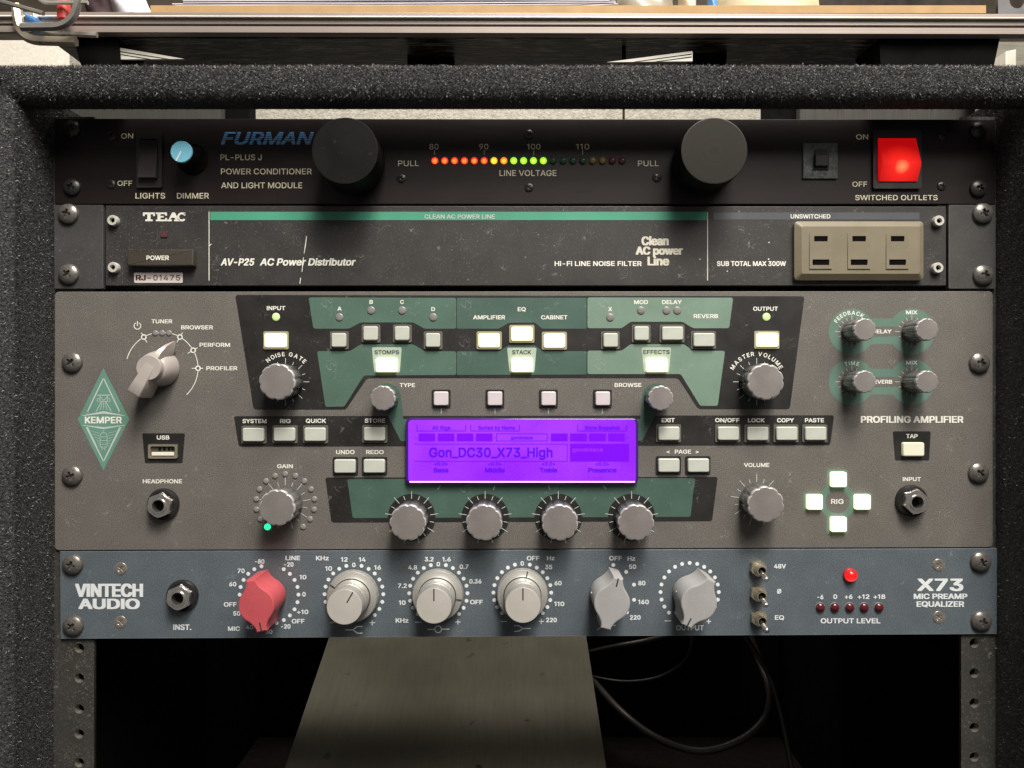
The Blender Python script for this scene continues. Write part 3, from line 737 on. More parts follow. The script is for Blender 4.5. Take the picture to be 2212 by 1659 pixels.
def rack_screw(parent, x, y, i=0, dim=False, h=0.0):
    me = RACKDIM if dim else RACKSCREW[i % 3]
    return obj('rack_screw', me, parent, P(x, y, h + 0.00002))


def small_screw(parent, x, y, me=SMALLDIM):
    return obj('screw', me, parent, P(x, y, 0.00002))


def scallop(a, r, h):
    c = abs(math.cos(5 * a))
    return 1.0 - 0.065 * c ** 10


def knob_meshes(r, hgt, nm):
    R = r * S
    b = MB()
    b.lathe([(R * 0.93, 0.0004), (R * 1.0, 0.0012), (R * 1.0, hgt - 0.0022), (R * 0.985, hgt - 0.0020)], 100, rf=scallop, cap=True)
    body = b.mesh(nm + '_body', knob_body, smooth=50)
    b = MB()
    b.lathe([(R * 0.985, hgt - 0.0020), (R * 1.0, hgt - 0.0016), (R * 1.0, hgt - 0.0007), (R * 0.975, hgt - 0.0002), (R * 0.93, hgt), (R * 0.90, hgt + 0.00002)], 100, rf=scallop,
            mis=[0, 0, 0, 0, 1, 1])
    cap = b.mesh(nm + '_cap', [silver_rim, silver_cap], smooth=40)
    return body, cap


KN = {'big': knob_meshes(38.3, 0.0145, 'scalloped_knob'), 'small': knob_meshes(26.4, 0.0125, 'small_scalloped_knob'), 'tall': knob_meshes(23.6, 0.0150, 'narrow_scalloped_knob')}


def knob(parent, x, y, kind, ang=0.0):
    body, cap = KN[kind]
    o = obj('knob', body, parent, P(x, y, 0.0001), rad(ang))
    obj('knob_cap', cap, o, P(x, y, 0.0001), rad(ang))
    return o


def key_mesh(w_, h_, m, hgt=0.0022):
    return MB().prism(US(rrect(w_, h_, 4.5, 4)), 0.0, hgt, 0.0005).mesh('key', m, smooth=50)


def frame_mesh(w_, h_, iw, ih, m, hgt):
    o_ = US(rrect(w_, h_, 3.5, 3)); i_ = US(rrect(iw, ih, 4.5, 3))
    n = len(o_)
    b = MB()
    vs = [(x, 0, z) for x, z in o_] + [(x, -hgt, z) for x, z in o_] + [(x, -hgt, z) for x, z in i_] + [(x, 0.0, z) for x, z in i_]
    fs = []
    for q in range(3):
        for i in range(n):
            j = (i + 1) % n
            fs.append((q * n + i, q * n + j, (q + 1) * n + j, (q + 1) * n + i))
    b.add(vs, fs)
    return b.mesh('key_frame', m, smooth=0)


KEY = {}
for nm, (kw, kh, fw, fh) in {'wide': (45.6, 29.5, 54, 38.5), 'square': (31.5, 30.5, 40.3, 38.5), 'cross': (33.5, 32, 44, 42)}.items():
    for st, mm in {'off': key_off, 'on': key_on, 'dim': key_dim, 'pink': key_pink}.items():
        KEY[nm, st] = key_mesh(kw, kh, mm)
    KEY[nm, 'frame'] = frame_mesh(fw, fh, kw + 2.2, kh + 2.2, bezel_grey, 0.0006)
    KEY[nm, 'litframe'] = frame_mesh(fw, fh, kw + 2.2, kh + 2.2, bezel_lit, 0.0006)
    KEY[nm, 'blackframe'] = frame_mesh(fw, fh, kw + 2.2, kh + 2.2, plastic_black, 0.0005)


def button(parent, x, y, kind='wide', st='off', frame='frame'):
    o = obj('push_button', KEY[kind, st], parent, P(x, y, 0.00012))
    if frame:
        obj('button_frame', KEY[kind, frame], o, P(x, y, 0.00010))
    return o


def dome_mesh(r, hgt, m, nm='led', rim=None):
    R = r * S
    prof = [(R, 0.0), (R, hgt * 0.3)] + [(R * math.cos(t), hgt * 0.3 + hgt * 0.7 * math.sin(t)) for t in (0.35, 0.7, 1.05, 1.35)]
    return MB().lathe(prof, 20).mesh(nm, m, smooth=60)


# =================================================================== RACK CASE
case = empty('rack_case', (0, 0, -0.335), 'charcoal carpet-covered rack case open at front and top, holding four screwed-in audio units', 'rack case')
HB = 0.030                                    # case front edge stands this far in front of the panels


def rbox(x0, x1, y0, y1, z0, z1, r, axis, m, seg=5):
    """box with the four edges along one axis rounded"""
    b = MB()
    if axis == 'X':
        pr = rounded([(y0, z0), (y1, z0), (y1, z1), (y0, z1)], r, seg)
        a = [(x0, p[0], p[1]) for p in pr]; c = [(x1, p[0], p[1]) for p in pr]
    else:
        pr = rounded([(x0, y0), (x1, y0), (x1, y1), (x0, y1)], r, seg)
        a = [(p[0], p[1], z0) for p in pr]; c = [(p[0], p[1], z1) for p in pr]
    n = len(pr)
    b.add(a + c, [(i, (i + 1) % n, n + (i + 1) % n, n + i) for i in range(n)] + [tuple(range(n)), tuple(range(n, 2 * n))])
    return b


zb = (CY - 242) / 1680 * 0.3865; zt = (CY - 136) / 1680 * 0.3705
BY0, BY1 = -HB, -0.0125
beam = rbox(-0.33, 0.33, BY0, BY1, zb, zt, 0.0065, 'X', carpet)
obj('carpeted_top_rail', beam.mesh('top_rail', carpet, 60), case, (0, 0, 0))
XL, XR = (112 - CX) * S, (2156 - CX) * S          # inner faces of the two side walls
for x0, x1 in ((XL - 0.022, XL), (XR, XR + 0.022)):
    b_ = rbox(x0, x1, -HB, 0.040, -0.335, zt - 0.006, 0.006, 'Z', carpet)
    b2 = MB().box(x0, x1, 0.040, 0.34, -0.335, zb)
    b_.add(b2.v, b2.f)
    xi_ = x1 if x1 < 0 else x0
    obj('painted_shade_sheet', MB().box(xi_ - 0.0008, xi_ + 0.0008, 0.014, 0.325, -0.329, 0.10).mesh('painted_shade_sheet', hole_black, 0), case, (0, 0, 0))  # black sheet added to paint in the shade deep inside the case
    obj('carpeted_side_wall', b_.mesh('side_wall', carpet, 60), case, (0, 0, 0))
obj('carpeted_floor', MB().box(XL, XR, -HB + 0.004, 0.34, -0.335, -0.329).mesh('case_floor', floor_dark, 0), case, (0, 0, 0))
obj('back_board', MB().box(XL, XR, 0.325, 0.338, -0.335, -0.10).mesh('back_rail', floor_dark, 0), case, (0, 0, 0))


def fibres(name, n, sampler, lmin, lmax, parent, glint=0.03):
    pos, nrm = sampler(n)
    d = rng.normal(size=(n, 3))
    d -= nrm * (d * nrm).sum(1)[:, None] * 0.75
    d /= np.linalg.norm(d, axis=1)[:, None]
    out = rng.uniform(-0.1, 0.75, n)[:, None]
    d = d + nrm * out
    d /= np.linalg.norm(d, axis=1)[:, None]
    L = rng.uniform(lmin, lmax, n)[:, None]
    wv = np.cross(d, nrm + 0.3 * rng.normal(size=(n, 3)))
    wv /= (np.linalg.norm(wv, axis=1)[:, None] + 1e-9)
    wd = rng.uniform(0.00005, 0.00011, n)[:, None]
    bend = rng.normal(size=(n, 3)) * L * 0.22
    p0 = pos - nrm * 0.0002
    p1 = pos + d * L * 0.5 + bend
    p2 = pos + d * L
    v = np.stack([p0 - wv * wd, p0 + wv * wd, p1 - wv * wd, p1 + wv * wd, p2], 1).reshape(-1, 3)
    k = np.arange(n)[:, None] * 5
    quads = (k + np.array([[0, 1, 3, 2]])); tris = (k + np.array([[2, 3, 4]]))
    me = bpy.data.meshes.new(name)
    me.vertices.add(len(v)); me.vertices.foreach_set('co', v.astype(np.float32).ravel())
    loops = np.concatenate([quads, tris], 1).ravel()
    me.loops.add(len(loops)); me.loops.foreach_set('vertex_index', loops.astype(np.int32))
    starts = (np.arange(n)[:, None] * 7 + np.array([[0, 4]])).ravel()
    me.polygons.add(2 * n)
    me.polygons.foreach_set('loop_start', starts.astype(np.int32))
    me.update(calc_edges=True)
    t = rng.random(n)
    tone = 0.014 + 0.080 * t ** 2.2
    tone[rng.random(n) < glint] = 0.34  # a few fibres coloured pale as painted glints, fewest on the right
    colr = np.stack([tone, tone * 0.985, tone * 0.98, np.ones(n)], 1)
    at = me.attributes.new('tone', 'FLOAT_COLOR', 'FACE')
    at.data.foreach_set('color', np.repeat(colr, 2, 0).astype(np.float32).ravel())
    me.materials.append(fibre)
    o = obj(name, me, parent, (0, 0, 0))
    o['kind'] = 'stuff'
    return o


def s_beam(n):
    x = rng.uniform(-0.30, 0.30, n)
    # along the rounded section: front face, top, bottom
    u = rng.random(n)
    hh = zt - zb; dd = BY1 - BY0
    pos = np.zeros((n, 3)); nr = np.zeros((n, 3)); pos[:, 0] = x
    cz, cy = (zt + zb) / 2, (BY0 + BY1) / 2
    a = np.where(u < 0.62, rng.uniform(-0.75, 0.75, n), np.where(u < 0.86, rng.uniform(0.75, 2.2, n), rng.uniform(-2.0, -0.75, n)))
    # superellipse-like section
    ca, sa = np.cos(a), np.sin(a)
    k = 1.0 / np.maximum((np.abs(ca) ** 4 + np.abs(sa) ** 4) ** 0.25, 1e-6)
    pos[:, 1] = cy - ca * k * dd / 2; pos[:, 2] = cz + sa * k * hh / 2
    nr[:, 1] = -ca; nr[:, 2] = sa
    return pos, nr


def s_side(sgn):
    def f(n):
        pos = np.zeros((n, 3)); nr = np.zeros((n, 3))
        u = rng.random(n)
        inner = u < 0.8
        pos[:, 2] = rng.uniform(-0.225, zt - 0.004, n)
        xi = XL if sgn < 0 else XR
        pos[:, 0] = np.where(inner, xi, xi + sgn * rng.uniform(0.0, 0.02, n))
        pos[:, 1] = np.where(inner, rng.uniform(-HB, 0.012, n), -HB)
        nr[:, 0] = np.where(inner, -sgn, 0); nr[:, 1] = np.where(inner, 0, -1)
        return pos, nr
    return f


fibres('carpet_fibres', 170000, s_beam, 0.0005, 0.0016, case, 0.016)
fibres('carpet_fibres', 90000, s_side(-1), 0.0005, 0.0016, case)
fibres('carpet_fibres', 70000, s_side(1), 0.0005, 0.0016, case, 0.01)


# rails with tapped holes (universal rack spacing)
def plate(outer, holes, h0, h1, m, nm):
    c = bpy.data.curves.new(nm, 'CURVE'); c.dimensions = '2D'; c.fill_mode = 'BOTH'; c.extrude = (h1 - h0) / 2
    for pl in [outer] + holes:
        sp = c.splines.new('POLY'); sp.points.add(len(pl) - 1); sp.use_cyclic_u = True
        for i, p in enumerate(pl): sp.points[i].co = (p[0], p[1], 0, 1)
    o = bpy.data.objects.new(nm, c); COL.objects.link(o)
    me = bpy.data.meshes.new_from_object(o.evaluated_get(bpy.context.evaluated_depsgraph_get()))
    bpy.data.objects.remove(o); bpy.data.curves.remove(c)
    me.transform(Matrix.Translation((0, -(h0 + h1) / 2, 0)) @ Matrix.Rotation(rad(90), 4, 'X'))
    me.materials.clear(); me.materials.append(m)
    return me


rail_m = mat('rail_black_paint', (0.034, 0.033, 0.028), 0.6, fleck=0.7, lint=0.6, fcol=(0.16, 0.155, 0.13), fthr=0.60, vary=0.15, grain=0.2)
hole_rim = mat('bare_thread_metal', (0.42, 0.39, 0.33), 0.35, metal=0.8)
RIM = MB().lathe([(10.4 * S, 0.0), (9.0 * S, -0.0035)], 20, cap=False).mesh('thread_ring', hole_rim, 60, recalc=False)
for x0, x1, hx, ys in ((133, 200, 168, [1402, 1467, 1534, 1588, 1650.5, 1717, 1784]), (2080, 2144.5, 2108.5, [1391, 1456, 1521, 1574, 1638, 1704, 1770])):
    ux0, ux1 = (XL / S + CX, x1) if x0 < 1000 else (x0, XR / S + CX)
    me = plate(U(rect(ux0, 250, ux1, 2150)), [U(dot(hx, y, 10.5, 20)) for y in ys], -0.0035, -0.0015, rail_m, 'rack_rail')
    o = obj('rack_rail', me, case, (0, 0, 0))
    for y in ys:
        obj('thread_ring', RIM, o, P(hx, y, -0.0014))

# =================================================================== unit builder
def unit(name, label, cat, quad, m, corner=4, thick=0.003, deep=0.21, chassis=(0.024, 0.0015)):
    cx = sum(p[0] for p in quad) / 4; yb = max(p[1] for p in quad)
    root = empty(name, P(cx, yb, 0), label, cat)
    fp = MB().prism(U(rounded(quad, corner, 4)), -thick, 0.0, 0.0003).mesh('faceplate', m, smooth=40)
    face = obj('faceplate', fp, root, (0, 0, 0))
    xs = [p[0] for p in quad]; ys = [p[1] for p in quad]
    x0, x1 = (min(xs) - CX) * S + chassis[0], (max(xs) - CX) * S - chassis[0]
    z1, z0 = (CY - min(ys)) * S - chassis[1], (CY - max(ys)) * S + chassis[1]
    obj('chassis', MB().box(x0, x1, thick, deep, z0, z1).mesh('chassis', chassis_black, 0), root, (0, 0, 0))
    return root, face


T1, T2, T3 = 0.00005, 0.00010, 0.00015

# =================================================================== 1  POWER CONDITIONER
pc, pf = unit('power_conditioner', 'black power conditioner in the top slot with two big round knobs and coloured voltage lights', 'power conditioner',
              [(118, 256), (2150, 258), (2150, 441), (118, 441)], cond_black, 3, deep=0.2)
for x, y in ((157, 280), (157, 405), (2112, 282), (2112, 408)): rack_screw(pc, x, y, dim=True)
for x, y in ((241, 295), (240, 398), (1143, 290), (1143, 405), (867, 385), (1419, 384), (2035, 293), (2034, 402)): small_screw(pc, x, y)
cm = print_cream
for s, x, y, c, w_ in (('ON', 275, 294, 11, 26), ('OFF', 270, 396, 11, 32), ('LIGHTS', 325, 423, 12, 64), ('DIMMER', 417, 423, 12, 69),
                       ('POWER CONDITIONER', 575.5, 370.5, 12.5, 196), ('AND LIGHT MODULE', 565.5, 400.5, 12.5, 175), ('PL-PLUS J', 521, 340, 12.5, 89),
                       ('PULL', 882.5, 353, 12, 45), ('PULL', 1400.5, 353, 12, 45), ('80', 937.5, 317, 12, 20), ('90', 1045, 317, 12, 20), ('100', 1153, 317, 12, 29),
                       ('110', 1258.5, 317, 12, 29), ('LINE VOLTAGE', 1140.5, 374, 12.5, 123), ('ON', 1862, 296, 11, 26), ('OFF', 1857, 398, 11, 32),
                       ('SWITCHED OUTLETS', 1936, 427, 11, 178)):
    text(pf, s, x, y, c, w_, 0.16, m=cm)
lg = text(pf, 'FURMAN', 578, 299, 27, 192, 1.5, 0.36, m=print_blue)
decal('logo_stripes', pf, [rect(480, y, 682, y + 1.4) for y in (289, 293.6, 298.2, 302.8)], cond_black, 0.00022)
decal('scale_ticks', pf, [line(x, 325, x, 335, 1.2) for x in (938.6, 1046, 1153, 1258.6)], cm, T3)
cols = {'r': led_mat('led_red', (0.90, 0.010, 0.012), (1.8, 0.36, 0.06), 1.0, 0.0018), 'o': led_mat('led_amber', (0.85, 0.20, 0.01), (2.0, 0.7, 0.08), 1.0, 0.0018),
        'y': led_mat('led_yellow', (0.80, 0.42, 0.01), (2.0, 1.3, 0.08), 1.0, 0.0018), 'g': led_mat('led_lime', (0.22, 0.75, 0.01), (0.9, 2.0, 0.12), 1.0, 0.0018),
        'G': led_off_green, 'A': led_off_amber, 'R': led_off_red}
LM = {k: dome_mesh(7.6, 0.0014, v, 'meter_led') for k, v in cols.items()}
for i, k in enumerate('rrrrrryoggggGGGGAARR'):
    obj('meter_led', LM[k], pc, P(939.5 + 21.28 * i, 347.5, 0.0001))
# left rocker switch
sw = obj('rocker_switch', frame_mesh(55, 124, 40, 86, plastic_black, 0.0016), pc, P(325, 345, 0))
b = MB(); w2, h2 = 19 * S, 42 * S
b.add([(-w2, 0.0, -h2), (w2, 0.0, -h2), (w2, 0.0, h2), (-w2, 0.0, h2), (-w2, -0.0046, -h2), (w2, -0.0046, -h2), (w2, -0.0012, h2), (-w2, -0.0012, h2)],
      [(0, 1, 5, 4), (1, 2, 6, 5), (2, 3, 7, 6), (3, 0, 4, 7), (4, 5, 6, 7)])
obj('rocker', b.mesh('rocker', mat('brown_rocker_plastic', (0.030, 0.024, 0.023), 0.35), 0), sw, P(325, 346, 0))
# dimmer
b = MB().lathe([(33 * S, 0), (33 * S, 0.001), (28 * S, 0.002), (25 * S, 0.004), (23.4 * S, 0.0125), (23 * S, 0.013)], 40)
kn = obj('dimmer_knob', b.mesh('dimmer_knob', knob_black, 40), pc, P(416, 345, 0.00002))
cyan_cap = mat('pale_blue_cap', (0.15, 0.42, 0.55), 0.45, vary=0.08)
obj('knob_cap', MB().lathe([(23 * S, 0.013), (22.6 * S, 0.0136), (21.5 * S, 0.0139)], 40).mesh('dimmer_cap', cyan_cap, 30), kn, P(416, 345, 0.00002))
b = MB().add([(x * S, -0.01395, -y * S) for x, y in line(0, -1, -10.5, 19, 2.4)], [(0, 1, 2, 3)])
obj('pointer_line', b.mesh('pointer_line', print_white, 0), kn, P(416, 345, 0.00002))
# two big pull knobs
RB = 68 * S
b = MB().lathe([(RB * 0.8, 0), (RB * 0.8, 0.004), (RB * 0.985, 0.0045), (RB, 0.006), (RB, 0.0243), (RB * 0.985, 0.025)], 72)
big_body = b.mesh('pull_knob', knob_black, 40)
big_face = MB().lathe([(RB * 0.985, 0.025), (RB * 0.96, 0.02505)], 72, cap=True).mesh('pull_knob_face', knob_face, 30)
dull_face = big_face.copy(); dull_face.materials.clear(); dull_face.materials.append(knob_black)
for x, y in ((745, 325.5), (1543, 325.5)):
    p = Q(x, y, 0.025); p.y = 0
    o = obj('pull_knob', big_body, pc, p)
    obj('knob_face', big_face if x > 1000 else dull_face, o, p)
# breaker
br = obj('circuit_breaker', MB().prism(US(rrect(75, 77, 2)), 0, 0.0012, 0.0003).mesh('circuit_breaker', glossy_dark, 30), pc, P(1770.5, 348.5, 0))
b = MB().prism(US([(-13, 25), (13, 25), (17, -18), (-17, -18)]), 0.0012, 0.0020).prism(US(rrect(30, 26, 2)), 0.002, 0.0036, 0.0004)
obj('toggle_bar', b.mesh('toggle_bar', mat('glossy_black_bar', (0.004, 0.0035, 0.003), 0.3), 30), br, P(1770.5, 350, 0))
# lit red rocker
sw = obj('rocker_switch', frame_mesh(104, 126, 84, 96, plastic_black, 0.0018), pc, P(1935, 346, 0))
b = MB(); w2 = 41 * S
pr = [(-47, 0.0008), (-47, 0.0026), (-18, 0.0062), (-12, 0.0064), (47, 0.0012), (47, 0.0008)]
vs = [(sx * w2, -hh, z * S) for sx in (-1, 1) for z, hh in pr]
n = len(pr)
b.add(vs, [(i, (i + 1) % n, n + (i + 1) % n, n + i) for i in range(n)] + [tuple(range(n)), tuple(range(n, 2 * n))])
o = obj('rocker', b.mesh('lit_rocker', red_rocker, 0), sw, P(1935, 347, 0))
o['label'] = 'glowing red translucent rocker'

# =================================================================== 2  POWER DISTRIBUTOR
pd, df = unit('power_distributor', 'black power distributor with green stripe and taupe outlet block in the second slot', 'power distributor',
              [(228, 444), (2044, 446), (2044, 617), (228, 617)], dist_black, 2, thick=0.005, deep=0.2)
for x0, x1 in ((118, 223), (2049, 2150)):
    o = obj('rack_bracket', MB().prism(U(rounded(rect(x0, 443, x1, 624), 2, 2)), -0.0028, 0.0004, 0.0002).mesh('rack_bracket', bracket_black, 30), pd, (0, 0, 0))
    e = x1 if x0 < 1000 else x0
    obj('worn_edge', MB().prism(U(rect(e - 1.2, 445, e + 1.2, 622)), 0.0004, 0.0006).mesh('worn_edge', mat('worn_dark_edge', (0.10, 0.098, 0.094), 0.4, metal=0.4), 0), o, (0, 0, 0))
for i, (x, y) in enumerate(((150, 463), (151, 593), (2120, 462), (2121, 595))): rack_screw(pd, x, y, i, h=0.0004)
hexm = mat('zinc_cap_screw', (0.62, 0.60, 0.54), 0.35, metal=0.4)
b = MB().lathe([(11.5 * S, 0), (11.5 * S, 0.0024), (10.3 * S, 0.0028), (5.8 * S, 0.0028), (5.5 * S, 0.0010)], 24, mis=[0, 0, 0, 0, 0]).mesh('cap_screw', hexm, 40)
hx = MB().prism(US(circ(5.6, 6)), 0.0010, 0.00105).mesh('hex_socket', hole_black, 0)
for x, y in ((248, 478), (249, 579), (2023, 479), (2021, 580)):
    o = obj('cap_screw', b, pd, P(x, y, 0)); obj('hex_socket', hx, o, P(x, y, 0))
# slab-serif maker's name built from polygons
def serif():
    L = []
    def R(x0, y0, x1, y1): L.append(rect(x0, y0, x1, y1))
    # T
    R(309, 459, 335, 463); R(309, 463, 313, 467); R(331, 463, 335, 467); R(318.5, 463, 325.5, 474); R(314, 474, 330, 478)
    # E
    R(337, 459, 361, 462.6); R(337, 474.4, 361, 478); R(340.5, 462.6, 347, 474.4); R(347, 466.8, 354, 470); R(357, 462.6, 361, 466); R(357, 471, 361, 474.4)
    # A
    L.append([(372, 459), (378, 459), (386, 474), (379.5, 474), (377.4, 470.4), (370.6, 470.4), (368.8, 474), (364.6, 474)])
    R(361.8, 474.3, 371.5, 478); R(376.5, 474.3, 388.5, 478)
    # C
    L.append(ringpoly(393.0, 468.6, 7.7, 4.2, 128, 410, 20))
    R(397.6, 459.4, 400.4, 466)
    return L
decal('lettering', df, serif(), print_white, T3)
text(df, 'AV-P25', 514, 566, 15.5, 71, 0.75, 0.2)
text(df, 'AC Power Distributor', 665.5, 566, 15.5, 205, 0.75, 0.2)
text(df, 'Hi-Fi LINE NOISE FILTER', 1292, 569.5, 10.5, 188, 0.45)
text(df, 'SUB TOTAL MAX 300W', 1623, 569.5, 10.5, 149, 0.45)
text(df, 'CLEAN AC POWER LINE', 993, 468, 9, 152, 0.3, m=print_grey, h=0.0002)
text(df, 'UNSWITCHED', 1750.5, 467.5, 9, 86, 0.35, m=print_white, h=0.0002)
cl = mat('buff_print', (0.58, 0.55, 0.46), 0.5)
text(df, 'Clean', 1415, 520.5, 19, 59, 1.5, m=cl); text(df, 'AC power', 1424, 541.5, 17.5, 102, 1.5, m=cl); text(df, 'Line', 1422, 564, 19, 47, 1.5, m=cl)
decal('green_stripe', df, [rect(454.5, 457.5, 1527, 475.5)], stripe_green, T2)
decal('grey_stripe', df, [rect(1541, 459, 1986, 474.5)], stripe_grey, T2)
decal('divider_line', df, [rect(451, 457, 452.6, 606), rect(1527.6, 458, 1529.2, 606)], print_white, T2 + 0.00002)
decal('scratch', df, [[(661.5, 510), (663.4, 510), (661, 530), (657.6, 548), (656.4, 548), (659, 528)], line(655.6, 556, 652.5, 587, 1.5), line(649.6, 600, 648, 613, 1.6),
                      line(452, 531, 457, 527, 1.6), dot(1606, 573, 1.2, 6), dot(1512, 560, 1.2, 6), dot(1661, 524, 1.5, 6), dot(1660, 560, 1.8, 6), dot(1571, 586, 1.4, 6)], print_white, T3 + 0.00004)
dl = obj('indicator_lamp', MB().prism(US(rrect(14, 14, 2)), 0, 0.0006, 0.0002).mesh('indicator_lamp', mat('smoky_red_lens', (0.06, 0.035, 0.037), 0.3), 30), pd, P(355, 506, 0))
obj('lamp_centre', MB().prism(US(rrect(6, 8, 1)), 0.0006, 0.0007).mesh('lamp_centre', mat('dim_red', (0.14, 0.02, 0.03), 0.4), 0), dl, P(355.5, 506, 0))
pb = obj('power_button', MB().prism(US(rrect(141, 35, 1.5)), 0, 0.0046, 0.0005).mesh('power_button', button_brown, 40), pd, P(355, 559.5, 0))
text(pb, 'POWER', 349.5, 560, 9.5, 48, 0.4, m=print_white, h=0.00465)
lab = obj('serial_label', MB().prism(US(rrect(105, 22, 3)), 0, 0.00012).mesh('serial_label', label_silver, 0), pd, P(342.5, 600, 0.00002))
text(lab, 'RJ-', 310, 600, 11.5, 33, 0.9, m=mat('maroon_print', (0.05, 0.012, 0.015), 0.5), h=0.0002)
text(lab, '01475', 360.5, 600, 12, 58, 0.15, m=print_dark, h=0.0002, space=1.2)
# outlet block
ob = MB()
pl = US(rrect(277, 126, 9, 4)); pin = US(rrect(252, 101, 4, 4)); n = len(pl)
ob.add([(x, 0, z) for x, z in pl] + [(x, -0.0026, z) for x, z in pl] + [(x, -0.0046, z) for x, z in pin],
       [(i, (i + 1) % n, n + (i + 1) % n, n + i) for i in range(n)] + [(n + i, n + (i + 1) % n, 2 * n + (i + 1) % n, 2 * n + i) for i in range(n)] + [tuple(range(2 * n, 3 * n))])
out = obj('outlet_block', ob.mesh('outlet_block', taupe, 30), pd, P(1850.5, 543.5, 0.0))
oc = plate(US(rect(-24, -38.5, 24, 38.5)), [US(rect(-14.5, 20, 14.5, 31.5)), US(rect(-18, -30.5, 18, -18.5))], 0.0, 0.0005, taupe, 'outlet_insert')
for x in (1772.5, 1855, 1938):
    q = Q(x, 542, 0.0046)
    o = obj('outlet_insert', oc, out, (q.x, -0.0046, q.z))
    ms = MB().prism(US(rect(-16.5, 18, 16.5, 33.5)), 0, 0.00004).prism(US(rect(-20, -32.5, 20, -16.5)), 0, 0.00004).mesh('blade_slots', hole_black, 0)
    obj('blade_slots', ms, o, (q.x, -0.00462, q.z))

# =================================================================== 3  PROFILING AMPLIFIER
am, af = unit('guitar_amplifier', 'dark grey three-space guitar amplifier unit with green printed zones and glowing purple display', 'amplifier',
              [(118, 630), (2145, 629), (2145, 1182.5), (118, 1189)], amp_grey, 10, deep=0.22)
for i, (x, y) in enumerate(((157.5, 783), (157.5, 1027), (2114, 784), (2112, 1021))): rack_screw(am, x, y, i + 1)
K = print_black
decal('black_print', af, [rounded([(508, 637), (1738, 640), (1706, 884), (1508, 884), (1465, 817), (793, 817), (747, 885), (548, 885)], 7, 4)], K, T1)
decal('black_print', af, [rounded([(505, 899), (1802, 897), (1793, 962), (516, 965)], 6, 4)], K, T1)
decal('black_print', af, [rounded([(702.5, 1031.5), (1550.5, 1030), (1538, 1126), (716, 1129)], 6, 4)], K, T1)
decal('black_print', af, [rounded([(307.4, 936), (399.6, 936), (394.3, 1000.7), (313, 1000.7)], 4)], K, T1)
decal('black_print', af, [rounded([(1928.4, 931.6), (2010.4, 931.6), (2007, 994.7), (1933.3, 994.7)], 4)], K, T1)
R_ = lambda p, r=6: rounded(p, r, 4)
G, GD, GL = print_green, print_green_dark, print_green_light
decal('green_print', af, [R_([(666.6, 642.4), (985.5, 643.5), (985.5, 710), (917, 710), (893, 696.5), (779, 696.5), (754, 710), (677, 710)], 5)], G, T2)
decal('green_print', af, [R_([(685, 758.5), (756, 758.5), (779, 744), (893, 744), (917, 758.5), (985.5, 759), (985.5, 810), (786, 811), (744, 878), (703, 879)], 5)], G, T2)
decal('green_print', af, [R_([(987, 643.5), (1267, 643.5), (1267, 710), (1171, 710), (1156, 697), (1100, 697), (1077, 710), (987, 710)], 3)], GD, T2)
decal('green_print', af, [R_([(987, 759), (1077, 759), (1099, 746), (1155, 746), (1172.6, 758.5), (1267, 758.5), (1267, 809), (987, 810)], 3)], GD, T2)
decal('green_print', af, [R_([(1269, 642.5), (1583.7, 643), (1575, 709), (1497, 709), (1474, 695), (1362, 695), (1343, 709), (1269, 709)], 5)], GL, T2)
decal('green_print', af, [R_([(1269, 757.5), (1343, 757.5), (1362, 743.5), (1477, 743.5), (1497, 757.5), (1566, 758), (1550.4, 876.6), (1512.5, 876.6), (1470.5, 808), (1269, 808)], 5)], GL, T2)
decal('green_print', af, [R_([(823, 869), (866, 850), (871, 905), (890, 905), (890, 953), (866, 953)], 3)], GD, T2)
decal('green_print', af, [R_([(1430, 869), (1387, 850), (1383, 905), (1363, 905), (1363, 952), (1387, 952)], 3)], GD, T2)
decal('green_print', af, [dot(835.5, 859, 31, 30)], GD, T2 + 0.00001)
decal('green_print', af, [dot(1417.5, 859, 31, 30)], GD, T2 + 0.00001)
decal('green_print', af, [R_([(750, 1035), (1501, 1032.6), (1491.5, 1116.4), (762, 1119)], 5)], GD, T2)
BASS = [889.2, 1048, 1206, 1364.3]
for x in BASS:
    decal('black_print', af, [dot(x, 1118, 51.5, 44)], K, T2 + 0.00002)
for pts in ([(803.3, 750), (868, 750), (863.6, 804.8), (808.6, 804.8)], [(1095.3, 751), (1159, 751), (1154, 805), (1101, 805)], [(1386, 750.4), (1449.8, 750.4), (1445, 805), (1391, 805)]):
    decal('pale_print', af, [R_(pts, 4)], print_green_pale, T3)
# delay / reverb dumbbells
GB = mat('fresh_green_print', (0.098, 0.172, 0.135), 0.55, fleck=0.2, vary=0.06)
for y in (716, 824.7):
    decal('green_print', af, [rect(1869, y - 28, 1940, y + 28)], GB, T1)
    decal('green_print', af, [dot(1839.8, y, 50, 44)], GB, T1 + 0.00001)
    decal('green_print', af, [dot(1969.4, y, 50, 44)], GB, T1 + 0.00002)
    decal('grey_print', af, [rect(1860, y - 10.5, 1950, y + 10.5)], amp_grey, T2)
    decal('grey_print', af, [dot(1839.8, y, 30, 36)], amp_grey, T2 + 0.00001)
    decal('grey_print', af, [dot(1969.4, y, 30, 36)], amp_grey, T2 + 0.00002)
# navigation cross
decal('green_print', af, [R_(rect(1785.5, 1014.5, 1832, 1153), 4)], GB, T1)
decal('green_print', af, [R_(rect(1735, 1064, 1883.5, 1102.5), 4)], GB, T1 + 0.00001)
decal('green_print', af, [dot(1809, 1083.4, 40, 44)], GB, T1 + 0.00002)
decal('grey_print', af, [dot(1809, 1083.4, 25.5, 36)], amp_grey, T2)


